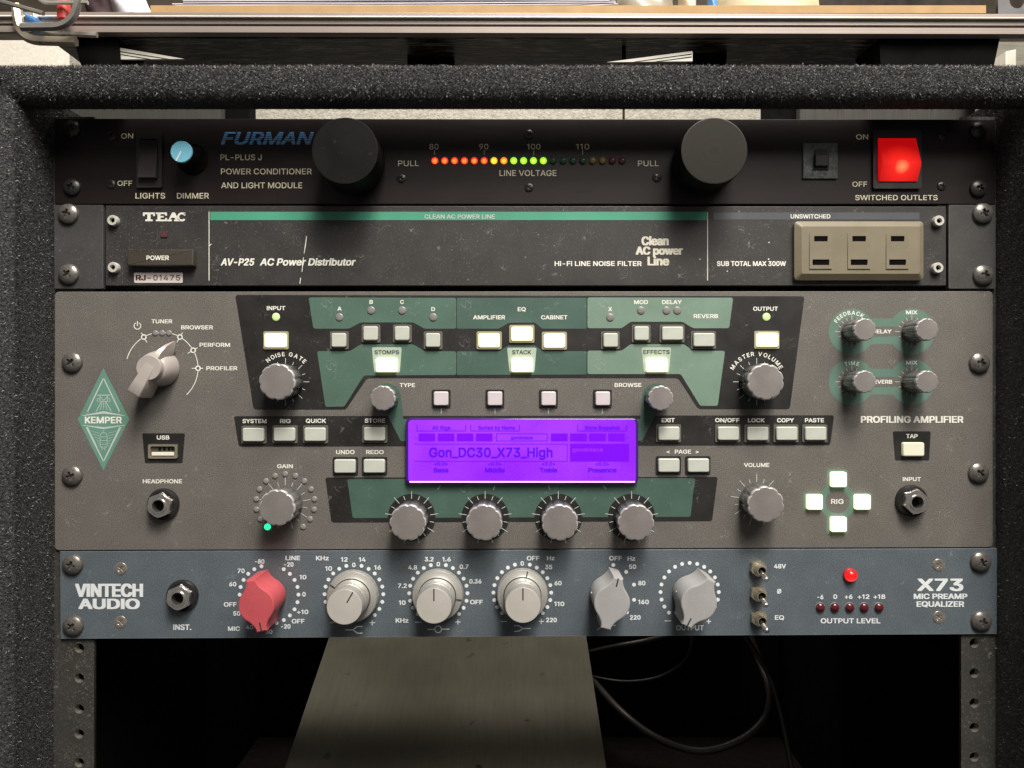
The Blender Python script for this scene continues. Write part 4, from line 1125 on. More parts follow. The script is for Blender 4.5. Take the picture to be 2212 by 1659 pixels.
def ticks(cx, cy, r0, angs, lens, w_=1.3, m=print_grey):
    pls = []
    for a, L in zip(angs, lens):
        p, q = pol(cx, cy, r0, a), pol(cx, cy, r0 + L, a)
        pls.append(line(*p, *q, w_))
    return decal('scale_ticks', af, pls, m, T3)


STEP = 20.4
A17 = [STEP * k for k in range(-8, 9)]
for i, x in enumerate(BASS):
    ticks(x, 1118, 40.5, A17, [17 if k % 2 == 0 else 9 for k in range(-8, 9)])
    knob(am, x, 1118, 'big', (0, 9, 14, 4)[i])
A16 = [22.5 * k for k in range(16)]
ticks(616.9, 824.7, 39, A16, [12 if k % 2 == 0 else 7 for k in range(16)]); knob(am, 616.9, 824.7, 'big', 8)
ticks(1634.4, 824.7, 39, A16, [12 if k % 2 == 0 else 7 for k in range(16)]); knob(am, 1634.4, 824.7, 'big', 15)
ticks(616.4, 1087.3, 39, A17, [17 if k % 2 == 0 else 9 for k in range(-8, 9)]); knob(am, 616.4, 1087.3, 'big', 3)
ticks(1634.4, 1080.5, 39, A17, [17 if k % 2 == 0 else 9 for k in range(-8, 9)]); knob(am, 1634.4, 1080.5, 'big', 12)
for y in (716, 824.7):
    for x in (1839.8, 1969.4):
        ticks(x, y, 25, [22.5 * k for k in range(16)], [11 if k % 4 == 0 else 6 for k in range(16)], 1.1)
        knob(am, x, y, 'tall', random.uniform(0, 30))
knob(am, 835.5, 859, 'small', 5); knob(am, 1417.5, 859, 'small', 22)
# gain ring leds
gl = dome_mesh(6.3, 0.0006, led_grey, 'ring_led'); gg = dome_mesh(7.0, 0.0008, led_green, 'ring_led')
for k in range(-7, 8):
    p = pol(616.4, 1087.3, 63.5, STEP * k)
    obj('ring_led', gg if k == -7 else gl, am, P(p[0], p[1], 0.0001))
ti = dome_mesh(8.6, 0.0006, led_grey, 'indicator_led')
tip = dome_mesh(8.6, 0.0007, led_pale_green, 'indicator_led')
for x, y in ((733.5, 685.2), (801.9, 670.5), (868.8, 670.5), (936, 685.2), (1318, 685.5), (1384.6, 670.5), (1439.6, 670.5), (1463, 670.5)):
    obj('indicator_led', ti, am, P(x, y, 0.00015))
for x, y in ((596.5, 684.5), (1655.4, 684.5)): obj('indicator_led', tip, am, P(x, y, 0.0001))
tl = dome_mesh(6.2, 0.0005, led_grey, 'tuner_led')
for x in (335.8, 350.5, 365.2): obj('tuner_led', tl, am, P(x, 719.3, 0.0001))
# mode switch scale
cx, cy, r = 350, 795.6, 78
segs = [(-75, -34), (-26, -16.5), (16.5, 26), (34, 56), (64, 86), (94, 137)]
pls = [ringpoly(cx, cy, r, 1.7, a, b_, 10) for a, b_ in segs]
pls += [rect(342.3, 718.4, 344.0, 720.0), rect(357, 718.4, 358.8, 720.0)]
for a in (-30, 30, 60, 90):
    pls.append(ringpoly(*pol(cx, cy, r, a), 4.8, 2.6, 0, 359.9, 20))
    for r0, r1 in ((r - 13.5, r - 6), (r + 6, r + 11)):
        pls.append(line(*pol(cx, cy, r0, a), *pol(cx, cy, r1, a), 1.7))
decal('mode_scale', af, pls, print_white, T3)
decal('mode_scale_dots', af, [dot(*pol(cx, cy, r, a), 3.0, 12) for a in (-30, 30, 60, 90)], G, T3)
decal('power_symbol', af, [ringpoly(297.2, 704, 7.2, 1.9, 28, 332, 20), rect(296.2, 693.5, 298.2, 704)], print_white, T3)
# chicken-head mode knob
b = MB()
b.lathe([(39 * S, 0.0006), (39 * S, 0.002), (36 * S, 0.0060), (33 * S, 0.0092), (28 * S, 0.0112), (24 * S, 0.0118)], 48)
secs = [(-64, 17, 14.5, 15.0), (-60, 18, 15.5, 15.6), (-35, 17, 14, 15.6), (0, 15, 12, 15.2), (22, 13, 7.5, 14.6), (40, 11, 5.5, 13.4), (55, 7.5, 3.0, 10.0), (67, 1.2, 0.5, 4.0)]
vs = []
for u, wb, wt_, hh in secs:
    h0 = 3.0
    vs += [(-wb * S, -h0 / 1000, u * S), (-wt_ * S, -hh / 1000 + 0.0006, u * S), (-wt_ * 0.86 * S, -hh / 1000, u * S), (wt_ * 0.86 * S, -hh / 1000, u * S), (wt_ * S, -hh / 1000 + 0.0006, u * S), (wb * S, -h0 / 1000, u * S)]
fs = []
for i in range(len(secs) - 1):
    for j in range(5):
        fs.append((i * 6 + j, i * 6 + j + 1, (i + 1) * 6 + j + 1, (i + 1) * 6 + j))
fs += [tuple(range(6)), tuple(range((len(secs) - 1) * 6, len(secs) * 6))]
kb = b.mesh('mode_knob', chicken, 40)
mk = obj('mode_knob', kb, am, P(350, 795.6, 0), rad(30))
fin = MB().add(vs, fs).lathe([(26 * S, 0.0112), (26 * S, 0.0146), (25 * S, 0.0150)], 40).mesh('pointer_fin', chicken, 35)
obj('pointer_fin', fin, mk, P(350, 795.6, 0), rad(30))
b = MB().add([(x * S, -0.0151 if z < 22 else -0.0142, z * S) for x, z in ((-0.9, 2), (0.9, 2), (0.9, 21), (-0.9, 21))], [(0, 1, 2, 3)])
# buttons
for x, y, k, st, fr in (
        (596.9, 735.3, 'wide', 'on', 'litframe'), (733.5, 735.3, 'square', 'off', 'frame'), (801.9, 720.6, 'square', 'off', 'frame'), (869.5, 720.6, 'square', 'off', 'frame'),
        (935.8, 735.3, 'square', 'off', 'frame'), (1056.7, 735.3, 'wide', 'on', 'litframe'), (1127.3, 721.3, 'wide', 'on', 'litframe'), (1197.4, 736, 'wide', 'on', 'litframe'),
        (1318, 735.3, 'square', 'off', 'frame'), (1384.6, 720.6, 'square', 'off', 'frame'), (1451.2, 720.6, 'wide', 'off', 'frame'), (1518.9, 734.6, 'wide', 'off', 'frame'),
        (1655.7, 734.3, 'wide', 'on', 'litframe'), (835.9, 788.6, 'wide', 'on', None), (1127.5, 788.6, 'wide', 'on', None), (1417.6, 788.6, 'wide', 'on', None),
        (549.6, 938.6, 'wide', 'off', 'frame'), (616.5, 937.9, 'wide', 'off', 'frame'), (682.4, 938, 'wide', 'off', 'frame'), (810.3, 937, 'wide', 'off', 'frame'),
        (746.5, 1006.3, 'wide', 'off', 'blackframe'), (809.6, 1006, 'wide', 'off', 'blackframe'), (1443.5, 935.8, 'wide', 'off', 'frame'),
        (1443.5, 1004.5, 'wide', 'off', 'blackframe'), (1507, 1004.5, 'wide', 'off', 'blackframe'), (1571.4, 935.8, 'wide', 'off', 'frame'), (1634.4, 936.2, 'wide', 'off', 'frame'),
        (1697.1, 936, 'wide', 'off', 'frame'), (1759.1, 936, 'wide', 'off', 'frame'), (1969.4, 969.8, 'wide', 'dim', None),
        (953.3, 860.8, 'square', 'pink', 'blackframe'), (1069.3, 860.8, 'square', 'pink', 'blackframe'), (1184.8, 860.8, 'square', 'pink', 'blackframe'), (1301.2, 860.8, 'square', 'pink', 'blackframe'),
        (1808.9, 1035, 'cross', 'on', None), (1757.4, 1083.4, 'cross', 'on', None), (1860.4, 1083.4, 'cross', 'on', None), (1808.9, 1131.4, 'cross', 'on', None)):
    button(am, x, y, k, st, fr)
decal('guide_ticks', af, [line(x, 882, x, 893.5, 1.4) for x in (953.3, 1069.3, 1184.8, 1301.2)] +
      [line(951.5, 1049, 945, 1057.5, 1.6), line(1069, 1049, 1066, 1058, 1.6), line(1184.6, 1048, 1187.5, 1057.5, 1.6), line(1302, 1048, 1309.5, 1056.5, 1.6)], print_grey, T3)
# printed words
wt = 0.38
for s, x, y, w_, c in (
        ('TUNER', 349.8, 694.3, 45, 8.6), ('BROWSER', 426, 707.3, 69, 8.8), ('PERFORM', 464.3, 745, 66, 8.8), ('PROFILER', 479.4, 795.6, 67, 8.8),
        ('HEADPHONE', 351.2, 1039.6, 85, 8.8), ('USB', 352.6, 945, 27, 8.8), ('GAIN', 615.8, 1007, 34, 8.8), ('SYSTEM', 550, 909.5, 52, 8.8), ('RIG', 616.5, 909.5, 23, 8.8),
        ('QUICK', 682.6, 909, 43.5, 8.8), ('STORE', 810, 908.5, 44, 8.8), ('UNDO', 746, 976.5, 40, 8.8), ('REDO', 810, 976.5, 38, 8.8), ('INPUT', 596.5, 665.6, 40, 8.8),
        ('OUTPUT', 1653.4, 667, 53.5, 8.8), ('TYPE', 880, 832, 33, 8.8), ('BROWSE', 1356.5, 831.7, 58, 8.8), ('EXIT', 1443.2, 907.6, 28.5, 8.8), ('ON/OFF', 1571, 907.6, 52.5, 8.8),
        ('LOCK', 1633.5, 907.8, 36, 8.8), ('COPY', 1696.5, 907.8, 36.5, 8.8), ('PASTE', 1759, 907.8, 41, 8.8), ('PAGE', 1475, 975.6, 35, 8.8), ('<', 1443, 975.6, 7, 8), ('>', 1506, 975.6, 7, 8),
        ('VOLUME', 1634.3, 1004.5, 55, 8.8), ('INPUT', 1969.3, 1035, 39, 8.8), ('TAP', 1969.4, 942, 25, 8.8), ('RIG', 1808.5, 1083.2, 27, 10.5), ('MIX', 1969, 674.8, 24.5, 8.4), ('MIX', 1969, 783.3, 24.5, 8.4),
        ('DELAY', 1904.8, 716, 41, 8.4), ('REVERB', 1903.5, 824.7, 47, 8.4),
        ('A', 733.5, 666.8, 8.8, 8.6), ('B', 801.9, 652.3, 7.4, 8.6), ('C', 868.5, 652.3, 8, 8.6), ('D', 935.8, 667.7, 8, 8.6), ('AMPLIFIER', 1056.6, 685.5, 69, 8.8), ('EQ', 1127, 668, 17.5, 8.8),
        ('CABINET', 1197.3, 685.5, 57, 8.8), ('X', 1318, 667.7, 8, 8.6), ('MOD', 1384.6, 652.6, 30, 8.8), ('DELAY', 1451.3, 652.6, 42.5, 8.8), ('REVERB', 1524.6, 683, 52.5, 8.8)):
    text(af, s, x, y, c, w_, wt)
for s, x, y, w_ in (('STOMPS', 835.6, 761, 53), ('STACK', 1126.8, 761, 41), ('EFFECTS', 1418, 760.5, 57)):
    text(af, s, x, y, 8.8, w_, 0.3, m=print_dark, h=0.0002)
text(af, 'PROFILING AMPLIFIER', 1970, 906, 14.6, 222, 0.95)


def arctext(s, cx, cy, R, a0, a1, cap, wt_=0.35, m=print_white):
    """each letter set round the knob on its own"""
    n = len(s)
    ws = []
    for ch in s:
        if ch == ' ': ws.append(0.5); continue
        vs, _ = glyphs(ch); xs = [v[0] for v in vs]; ws.append(max(xs) - min(xs) + 0.16)
    tot = sum(ws); acc = 0; b = MB()
    for ch, w_ in zip(s, ws):
        a = rad(a0 + (a1 - a0) * (acc + w_ / 2) / tot); acc += w_
        if ch == ' ': continue
        vs, fs = glyphs(ch); xs = [v[0] for v in vs]; xm = (max(xs) + min(xs)) / 2; k = cap
        for q, (dx, dy) in enumerate([(-wt_, 0), (wt_, 0), (0, wt_), (0, -wt_)]):
            pp = []
            for x, y in vs:
                u, v = (x - xm) * k + dx, (y - 0.5) * k + dy
                pp.append(((R * math.sin(a) + u * math.cos(a) + v * math.sin(a)) * S, -q * 0.000004, (R * math.cos(a) - u * math.sin(a) + v * math.cos(a)) * S))
            b.add(pp, fs)
    return obj('lettering', b.mesh('lettering', m, 0, recalc=False), af, P(cx, cy, 0.00016))


arctext('NOISE GATE', 616.9, 824.7, 60, -44, 47, 8.6)
arctext('MASTER VOLUME', 1634.4, 824.7, 60.5, -65, 63, 8.6)
arctext('FEEDBACK', 1839.8, 716, 40.5, -62, 40, 8.2)
arctext('TIME', 1839.8, 824.7, 40.5, -25, 25, 8.2)
# diamond badge
bd = decal('badge', af, [[(223.6, 795), (279.7, 906), (223.6, 1016.4), (168.2, 906)]], mat('badge_green', (0.11, 0.24, 0.185), 0.5, vary=0.06), T2)
wl = print_grey


def cp(pts, o=(109.7, 614.4)): return [(o[0] + .3505 * x, o[1] + .3505 * y) for x, y in pts]


bp = []
bp += [cp(line(326, 577, 222, 795, 7)), cp(line(326, 577, 430, 795, 7)), cp([(222, 783), (234, 790), (230, 797), (216, 797)]), cp([(430, 783), (418, 790), (422, 797), (436, 797)])]
bp += [cp([(195, 808), (326, 781), (457, 808), (457, 811), (326, 796), (195, 811)]), cp([(195, 866), (326, 880), (457, 866), (457, 869), (326, 892), (195, 869)])]
bp += [cp([(216, 880), (230, 880), (328, 1088), (326, 1098)]), cp([(436, 880), (422, 880), (324, 1088), (326, 1098)])]
# tower
bp += [cp(rect(288, 680, 366, 685)), cp(line(304, 686, 304, 722, 4)), cp(line(350, 686, 350, 722, 4)), cp(rect(304, 719, 350, 723)), cp(line(304, 690, 327, 716, 3)), cp(line(350, 690, 327, 716, 3)),
       cp(line(312, 724, 280, 784, 4)), cp(line(342, 724, 374, 784, 4)), cp(line(318, 726, 306, 776, 3)), cp(line(336, 726, 348, 776, 3)), cp(line(327, 728, 327, 770, 3)),
       cp(ringpoly(300, 712, 13, 3, 190, 350, 10)), cp(ringpoly(354, 712, 13, 3, 10, 170, 10))]
# valve
bp += [cp(line(326, 900, 326, 918, 3)), cp(line(305, 930, 305, 992, 3.4)), cp(line(348, 930, 348, 992, 3.4)), cp(ringpoly(326.5, 934, 21, 3.4, -90, 90, 12)), cp(ringpoly(326.5, 988, 21, 3.4, 90, 270, 12)),
       cp(rect(308, 938, 345, 941)), cp(rect(308, 960, 345, 963)), cp(rect(308, 983, 345, 986)), cp(line(318, 998, 316, 1022, 3)), cp(line(334, 998, 334, 1022, 3))]
for k in range(6):
    yy = 908 + k * 17; wx = 48 - k * 9
    bp += [cp(line(300, yy + 8, 300 - wx, yy - 2, 2)), cp(line(353, yy + 8, 353 + wx, yy - 2, 2))]
decal('badge_drawing', af, bp, wl, T3)
text(af, 'KEMPER', 223.6, 907.3, 14.5, 80, 0.75, m=print_white)
# usb socket
us = obj('usb_socket', frame_mesh(63, 30.5, 53, 22, mat('usb_shell', (0.60, 0.55, 0.42), 0.25, metal=0.8), 0.0010), am, P(353.3, 974.8, 0.0001))
obj('socket_hollow', MB().prism(US(rect(-27, -11.5, 27, 11.5)), 0, 0.00005).mesh('socket_hollow', mat('socket_brown', (0.06, 0.05, 0.03), 0.5), 0), us, P(353.3, 974.8, 0.00012))
obj('contact_tongue', MB().prism(US(rect(-24, -9, 24, -1.5)), 0, 0.0008, 0.0001).mesh('contact_tongue', mat('white_tongue', (0.72, 0.68, 0.58), 0.4), 0), us, P(353.3, 974.8, 0.0002))
obj('contact_pins', MB().prism(US(rect(-10, 2, -5, 8)), 0, 0.0002).prism(US(rect(0, 2, 5, 8)), 0, 0.0002).prism(US(rect(10, 2, 15, 8)), 0, 0.0002).prism(US(rect(18, 2, 22, 8)), 0, 0.0002).mesh('contact_pins', hole_black, 0), us, P(353.3, 974.8, 0.0002))
# jacks
WSH = MB().lathe([(34 * S, 0), (34.5 * S, 0.0012), (32 * S, 0.0026), (27 * S, 0.0030), (24 * S, 0.0022)], 48).mesh('jack_washer', dark_chrome, 40)


def nut_mesh(rh, ri, h0, h1, m, seg=48, bush=0.0, nm='hex_nut'):
    def hexr(a):
        a = (a % (math.pi / 3)) - math.pi / 6
        return rh * math.cos(math.pi / 6) / math.cos(a)
    b = MB()
    rings = [(hexr, h0), (hexr, h1 - 0.0006), (lambda a: min(hexr(a), rh * 0.90), h1), (lambda a: ri * 1.28, h1), (lambda a: ri * 1.24, h1 + bush), (lambda a: ri * 1.02, h1 + bush), (lambda a: ri, h1 + bush - 0.0004), (lambda a: ri, h0)]
    vs = []
    for f, h in rings:
        for i in range(seg):
            a = 2 * math.pi * i / seg
            vs.append((f(a) * S * math.sin(a), -h, f(a) * S * math.cos(a)))
    fs = []
    for q in range(len(rings) - 1):
        for i in range(seg):
            j = (i + 1) % seg
            fs.append((q * seg + i, q * seg + j, (q + 1) * seg + j, (q + 1) * seg + i))
    b.add(vs, fs)
    return b.mesh(nm, m, 30)


NUT = nut_mesh(27.5, 12.5, 0.0022, 0.0062, chrome, bush=0.0008)
BORE = MB().lathe([(12.6 * S, 0.0001), (0.1 * S, 0.0001)], 24).mesh('jack_bore', hole_black, 0)


def jack(parent, x, y, ang):
    o = obj('jack_socket', WSH, parent, P(x, y, 0.00003))
    obj('hex_nut', NUT, o, P(x, y, 0), rad(ang)); obj('jack_bore', BORE, o, P(x, y, 0.0024))


jack(am, 354.5, 1088.5, 8); jack(am, 1967, 1081, 12)
# display
ds = obj('display', MB().prism(US(rrect(500, 142, 14, 6)), 0, 0.0030, 0.0008).mesh('display_window', mat('display_window', (0.05, 0.012, 0.14), 0.12, vary=0.05), 40), am, P(1127.5, 973.5, 0.0001))
HD = 0.0032
ds2 = obj('backlit_panel', MB().prism(US(rrect(487, 134, 9, 5)), 0, 0.0002).mesh('backlit_panel', lcd, 0), ds, P(1127.5, 973.5, 0.0031))
h1_, h2_ = 0.00345, 0.00350
def qx(x): return CX + (x - CX) * (1 - HD / D)
def qy(y): return CY + (y - CY) * (1 - HD / D)
def L8(x, y): return (qx(866.8 + .2381 * x), qy(888.7 + .2381 * y))
def Lr(x0, y0, x1, y1): a, b_ = L8(x0, y0), L8(x1, y1); return rect(*a, *b_)
pls = []
for a, b_ in ((140, 588), (628, 1075), (1598, 2045)):
    pls += [Lr(a, 122, a + 6, 178), Lr(b_ - 6, 122, b_, 178), Lr(a + 6, 174, b_ - 6, 180)]
pls += [Lr(861, 200, 1326, 205), Lr(861, 265, 1326, 270), Lr(861, 205, 867, 265), Lr(1320, 205, 1326, 265)]
pls += [Lr(120, 294, 1508, 299), Lr(120, 450, 1508, 455), Lr(1503, 299, 1508, 450)]
for x0, x1 in ((125, 150), (312, 327), (487, 501), (660, 674), (836, 857), (1330, 1352), (1512, 1529), (1686, 1701), (1860, 1874), (2034, 2060)):
    pls.append(Lr(x0, 238, x1, 242))
decal('display_lines', ds, pls, lcd_ink, h1_)
for a in (157, 331, 504, 677, 1358, 1531, 1704, 1877):
    decal('display_box', ds, [Lr(a, 200, a + 151, 271)], lcd_dark, h1_)
decal('display_box', ds, [Lr(1531, 293, 2067, 455)], lcd_dark, h1_)


def dtext(s, x, y, cap, x0, x1, w_=0.3, m=lcd_ink):
    px, py = L8((x0 + x1) / 2, y)
    text(ds, s, px, py, cap * .2381, (x1 - x0) * .2381, w_, m=m, h=h2_)


dtext('Gon_DC30_X73_High', 0, 372, 88, 258, 1368, 0.75)
dtext('All Rigs', 0, 148, 34, 283, 445); dtext('Sorted by Name', 0, 148, 34, 700, 1030); dtext('Store Snapshot', 0, 148, 34, 1665, 1980)
dtext('gondolace', 0, 238, 30, 995, 1192)
faint = lamp_mat('lcd_faint', (0.24, 0.0, 0.9), 1.0, (0.02, 0, 0.05)); bright = lamp_mat('lcd_light_pixels', (0.40, 0.03, 1.0), 1.0, (0.02, 0, 0.05))
for s, a, b_ in (('COMP', 170, 292), ('PURE', 345, 465), ('DIST', 530, 630), ('SHAPE', 690, 818), ('EQ', 1405, 1460), ('TREM', 1550, 1665), ('DL+1', 1725, 1830), ('REV', 1912, 1990)):
    dtext(s, 0, 236, 34, a, b_, 0.15, m=faint)
dtext('gondolace', 0, 346, 34, 1552, 1828, 0.25, m=bright); dtext('Guitar Rig', 0, 410, 32, 1552, 1745, 0.15, m=faint)
for s, x, w_ in (('Bass', 363, 132), ('Middle', 850, 178), ('Treble', 1336, 158), ('Presence', 1824, 256)):
    dtext(s, 0, 532, 42, x - w_ / 2, x + w_ / 2, 0.7); dtext('<0.0>', 0, 475, 30, x - 62, x + 62, 0.3)
a_, b_ = L8(75, 632), L8(2120, 645)
decal('lit_edge', ds, [rect(a_[0], a_[1], b_[0], b_[1])], lcd_edge, h1_)

# =================================================================== 4  MIC PREAMP
mp, mf = unit('mic_preamp', 'blue-grey microphone preamp in the lowest slot with one red and five silver knobs', 'preamp',
              [(129, 1191), (2155, 1184.5), (2154, 1369.5), (130, 1380)], preamp_blue, 1.5, deep=0.2)
decal('worn_edge', mf, [line(131, 1379, 2153, 1368.6, 1.0)], mat('bare_aluminium_edge', (0.25, 0.27, 0.28), 0.4, metal=0.5), T3)
for i, (x, y) in enumerate(((158.5, 1219), (159.5, 1351), (2116.5, 1213), (2118, 1341))): rack_screw(mp, x, y, i)
for x, y in ((261.2, 1228), (260.5, 1343.3), (2027.8, 1220.2), (2027.8, 1333)):
    o = small_screw(mp, x, y, FLATSTEEL); obj('countersink_rim', WASH, o, P(x, y, 0.00002))
V = mat('helvetica_white_print', (0.66, 0.69, 0.70), 0.5, vary=0.06, vscale=400)
text(mf, 'VINTECH', 236, 1275, 28.5, 147, 2.3, m=V); text(mf, 'AUDIO', 236, 1304.3, 22.5, 133, 2.3, m=V)
text(mf, 'INST.', 394, 1354.6, 12, 39, 0.6, m=V)
jack(mp, 395.5, 1285.5, 5)


def dial(cx, cy, r, angs, dr=4.2):
    decal('scale_dots', mf, [dot(*pol(cx, cy, r, a), dr, 14) for a in angs], V, T3)


def vt(s, x, y, w_=None, cap=9.6, wt_=0.5):
    text(mf, s, x, y, cap, w_, wt_, m=V)


C5 = lambda x, y: (109.7 + .3224 * x, 1174 + .3224 * y)
C6 = lambda x, y: (768 + .3224 * x, 1174 + .3224 * y)
C7 = lambda x, y: (1426.4 + .3552 * x, 1174 + .3552 * y)
dial(581.4, 1284.3, 63.5, [-15 * k for k in range(1, 12)] + [15 * k for k in range(2, 12)])
for s, x, y, w_ in (('-80', 1400, 120, 64), ('70', 1276, 183, 48), ('60', 1220, 272, 48), ('OFF', 1203, 408, 86), ('50', 1247, 468, 48), ('MIC', 1228, 570, 80), ('40', 1333, 560, 48), ('30', 1463, 590, 46),
                    ('LINE', 1622, 97, 98), ('-20', 1595, 140, 64), ('10', 1690, 225, 46), ('0', 1697, 340, 23), ('+10', 1688, 458, 76), ('OFF', 1658, 520, 86), ('-20', 1575, 555, 64)):
    vt(s, *C5(x, y), w_ * .3224)
dial(764.7, 1283.5, 63.4, [15 * k for k in range(-9, 10) if k])
for s, x, y, w_ in (('KHz', 1820, 98, 86), ('10', 1862, 167, 46), ('12', 1967, 107, 46), ('0', 2031, 143, 23), ('14', 2087, 107, 46), ('16', 2190, 160, 46)):
    vt(s, *C5(x, y), w_ * .3224)
dial(947, 1281.4, 62.9, [15 * k for k in range(-9, 10) if k])
for s, x, y, w_ in (('4.8', 383, 160, 60), ('3.2', 493, 105, 60), ('0', 555, 138, 23), ('1.6', 610, 105, 58), ('0.7', 727, 155, 60), ('0.36', 803, 253, 82), ('OFF', 810, 392, 86), ('7.2', 314, 283, 60), ('10', 313, 396, 46), ('KHz', 312, 515, 86),
                    ('0', 1117, 133, 23), ('OFF', 1190, 98, 86), ('Hz', 1308, 97, 52), ('35', 1294, 157, 48), ('60', 1357, 265, 48), ('110', 1365, 404, 68), ('220', 1313, 512, 72),
                    ('OFF', 1742, 98, 86), ('Hz', 1848, 100, 52), ('50', 1856, 155, 48), ('80', 1918, 265, 48), ('160', 1929, 391, 72), ('220', 1874, 495, 72)):
    vt(s, *C6(x, y), w_ * .3224)
dial(1128.3, 1280, 62.4, [15 * k for k in range(-9, 10) if k])
dial(1311.2, 1279.4, 60.6, [13, 43, 74, 105.5, 135])
dial(1489.6, 1278.8, 62.9, [15 * k for k in range(-9, 10)])
for s, x, y, w_ in (('48V', 727, 138, 72), ('Ø', 722, 290, 26), ('EQ', 724, 450, 56), ('OUTPUT', 180, 512, 168), ('-6', 972, 325, 38), ('0', 1063, 323, 24), ('+6', 1144, 323, 48), ('+12', 1235, 323, 72), ('+18', 1331, 323, 72)):
    vt(s, *C7(x, y), w_ * .3552, 9.8 if s != 'OUTPUT' else 11)
vt('OUTPUT LEVEL', *C7(1156, 470), 129, 10.8)
text(mf, 'X73', *C7(1701, 251), 27, 100, 2.0, m=V); text(mf, 'MIC PREAMP', *C7(1703, 321), 11.6, 116, 0.9, m=V); text(mf, 'EQUALIZER', *C7(1702, 368), 12, 103, 0.9, m=V)
# plus, minus and curve symbols
def c5l(x0, y0, x1, y1, w_=5): return line(*C5(x0, y0), *C5(x1, y1), w_ * .3224)
def c6l(x0, y0, x1, y1, w_=5): return line(*C6(x0, y0), *C6(x1, y1), w_ * .3224)
def c7l(x0, y0, x1, y1, w_=5): return line(*C7(x0, y0), *C7(x1, y1), w_ * .3552)
pls = [c5l(2135, 530, 2172, 530), c5l(2153.5, 512, 2153.5, 527), c5l(2153.5, 533, 2153.5, 548), c5l(1872, 530, 1908, 530),
       c5l(1972, 578, 2028, 578, 7), c5l(2028, 576, 2054, 556, 7), c5l(2054, 556, 2088, 556, 7), c5l(2028, 580, 2054, 600, 7), c5l(2054, 600, 2088, 600, 7),
       c6l(400, 527, 444, 527), c6l(668, 525, 704, 525), c6l(686, 507, 686, 522), c6l(686, 528, 686, 543),
       c6l(482, 575, 528, 575, 7), c6l(580, 573, 628, 573, 7),
       c6l(974, 522, 1016, 522), c6l(1226, 521, 1262, 521), c6l(1244, 503, 1244, 518), c6l(1244, 524, 1244, 539),
       c6l(1062, 550, 1096, 550, 7), c6l(1096, 551, 1120, 568, 7), c6l(1062, 588, 1092, 588, 7), c6l(1092, 587, 1120, 571, 7), c6l(1122, 569, 1175, 569, 7),
       c6l(1620, 580, 1652, 552, 6), c6l(1722, 548, 1742, 548, 6), c6l(2070, 518, 2114, 518),
       c7l(280, 474, 308, 474), c7l(294, 460, 294, 471), c7l(294, 477, 294, 488)]
decal('dial_symbols', mf, pls, V, T3)
decal('dial_symbols', mf, [ringpoly(*C6(554, 574), 7.2, 2.3, 0, 359.9, 24)], V, T3 + 0.00002)


# winged knobs
def wing_outline(R, L, we):
    pts = []
    def half(sg):
        o_ = []
        ph = 43
        a = (R * math.sin(rad(ph)), R * math.cos(rad(ph)))
        for k in range(9):   # from circle point up to wing end on +x side
            t = k / 8
            c = (we / 2, a[1] + (a[0] - we / 2) * math.tan(rad(ph)))
            o_.append(((1 - t) ** 2 * a[0] + 2 * t * (1 - t) * c[0] + t * t * we / 2, (1 - t) ** 2 * a[1] + 2 * t * (1 - t) * c[1] + t * t * L))
        for k in range(1, 9):
            t = 1 - k / 8
            c = (we / 2, a[1] + (a[0] - we / 2) * math.tan(rad(ph)))
            o_.append((-((1 - t) ** 2 * a[0] + 2 * t * (1 - t) * c[0] + t * t * we / 2), (1 - t) ** 2 * a[1] + 2 * t * (1 - t) * c[1] + t * t * L))
        o_.insert(9, (-we / 2, L))
        return [(x * sg, z * sg) for x, z in o_]
    up = half(1)
    arcl = [(R * math.sin(rad(-a)), R * math.cos(rad(-a))) for a in range(51, 136, 7)]
    dn = half(-1)
    arcr = [(R * math.sin(rad(a)), R * math.cos(rad(a))) for a in range(129, 45, -7)]
    return up + arcl + dn + arcr


WO = US(wing_outline(37.3, 54.5, 21))
HW = 0.0205


def wing_knob(parent, x, y, ang, m, mark, nm):
    b = MB()
    b.prism(WO, 0.0008, HW, 0.0007)
    me = b.mesh(nm, m, smooth=24)
    o = obj('winged_knob', me, parent, P(x, y, 0), rad(ang))
    s_ = 1 if mark > 0 else -1
    pm = MB().add([(px * S, -(HW + 0.00003), z * S) for px, z in ((-1.5, s_ * 35), (1.5, s_ * 35), (1.5, s_ * 53), (-1.5, s_ * 53))], [(0, 1, 2, 3)])
    obj('pointer_line', pm.mesh('pointer_line', print_dark, 0), o, P(x, y, 0), rad(ang))
    return o


o = wing_knob(mp, 581.4, 1284.3, -12, wing_red, -1, 'red_winged_knob'); o['label'] = 'red winged knob'
wing_knob(mp, 1311.2, 1279.4, 14, wing_grey, 1, 'grey_winged_knob')
o2 = wing_knob(mp, 1489.6, 1278.8, 27.7, wing_grey, -1, 'grey_winged_knob_b')
for (x, y, a, kk) in ((1311.2, 1279.4, -78, None), (1489.6, 1278.8, -75, None)):
    ss = MB().lathe([(2.8 * S, 0), (2.8 * S, 0.0004), (2.0 * S, 0.0006)], 12).mesh('grub_screw', brass, 0)
    r_ = 37.3 * S
    M_ = Matrix.Rotation(rad(a), 4, 'Y') @ Matrix.Rotation(rad(90), 4, 'X')
    obj('grub_screw', ss, mp, P(x, y, 0.0085) + Vector((r_ * math.sin(rad(a)), 0, r_ * math.cos(rad(a)))), rot=Matrix.Rotation(rad(a), 4, 'Y') @ Matrix.Rotation(rad(-90), 4, 'X'))


# concentric aluminium knobs
def knurl(a, r, h):
    return 1.0 - (0.012 if int(round(a / (2 * math.pi) * 180)) % 2 else 0.0)


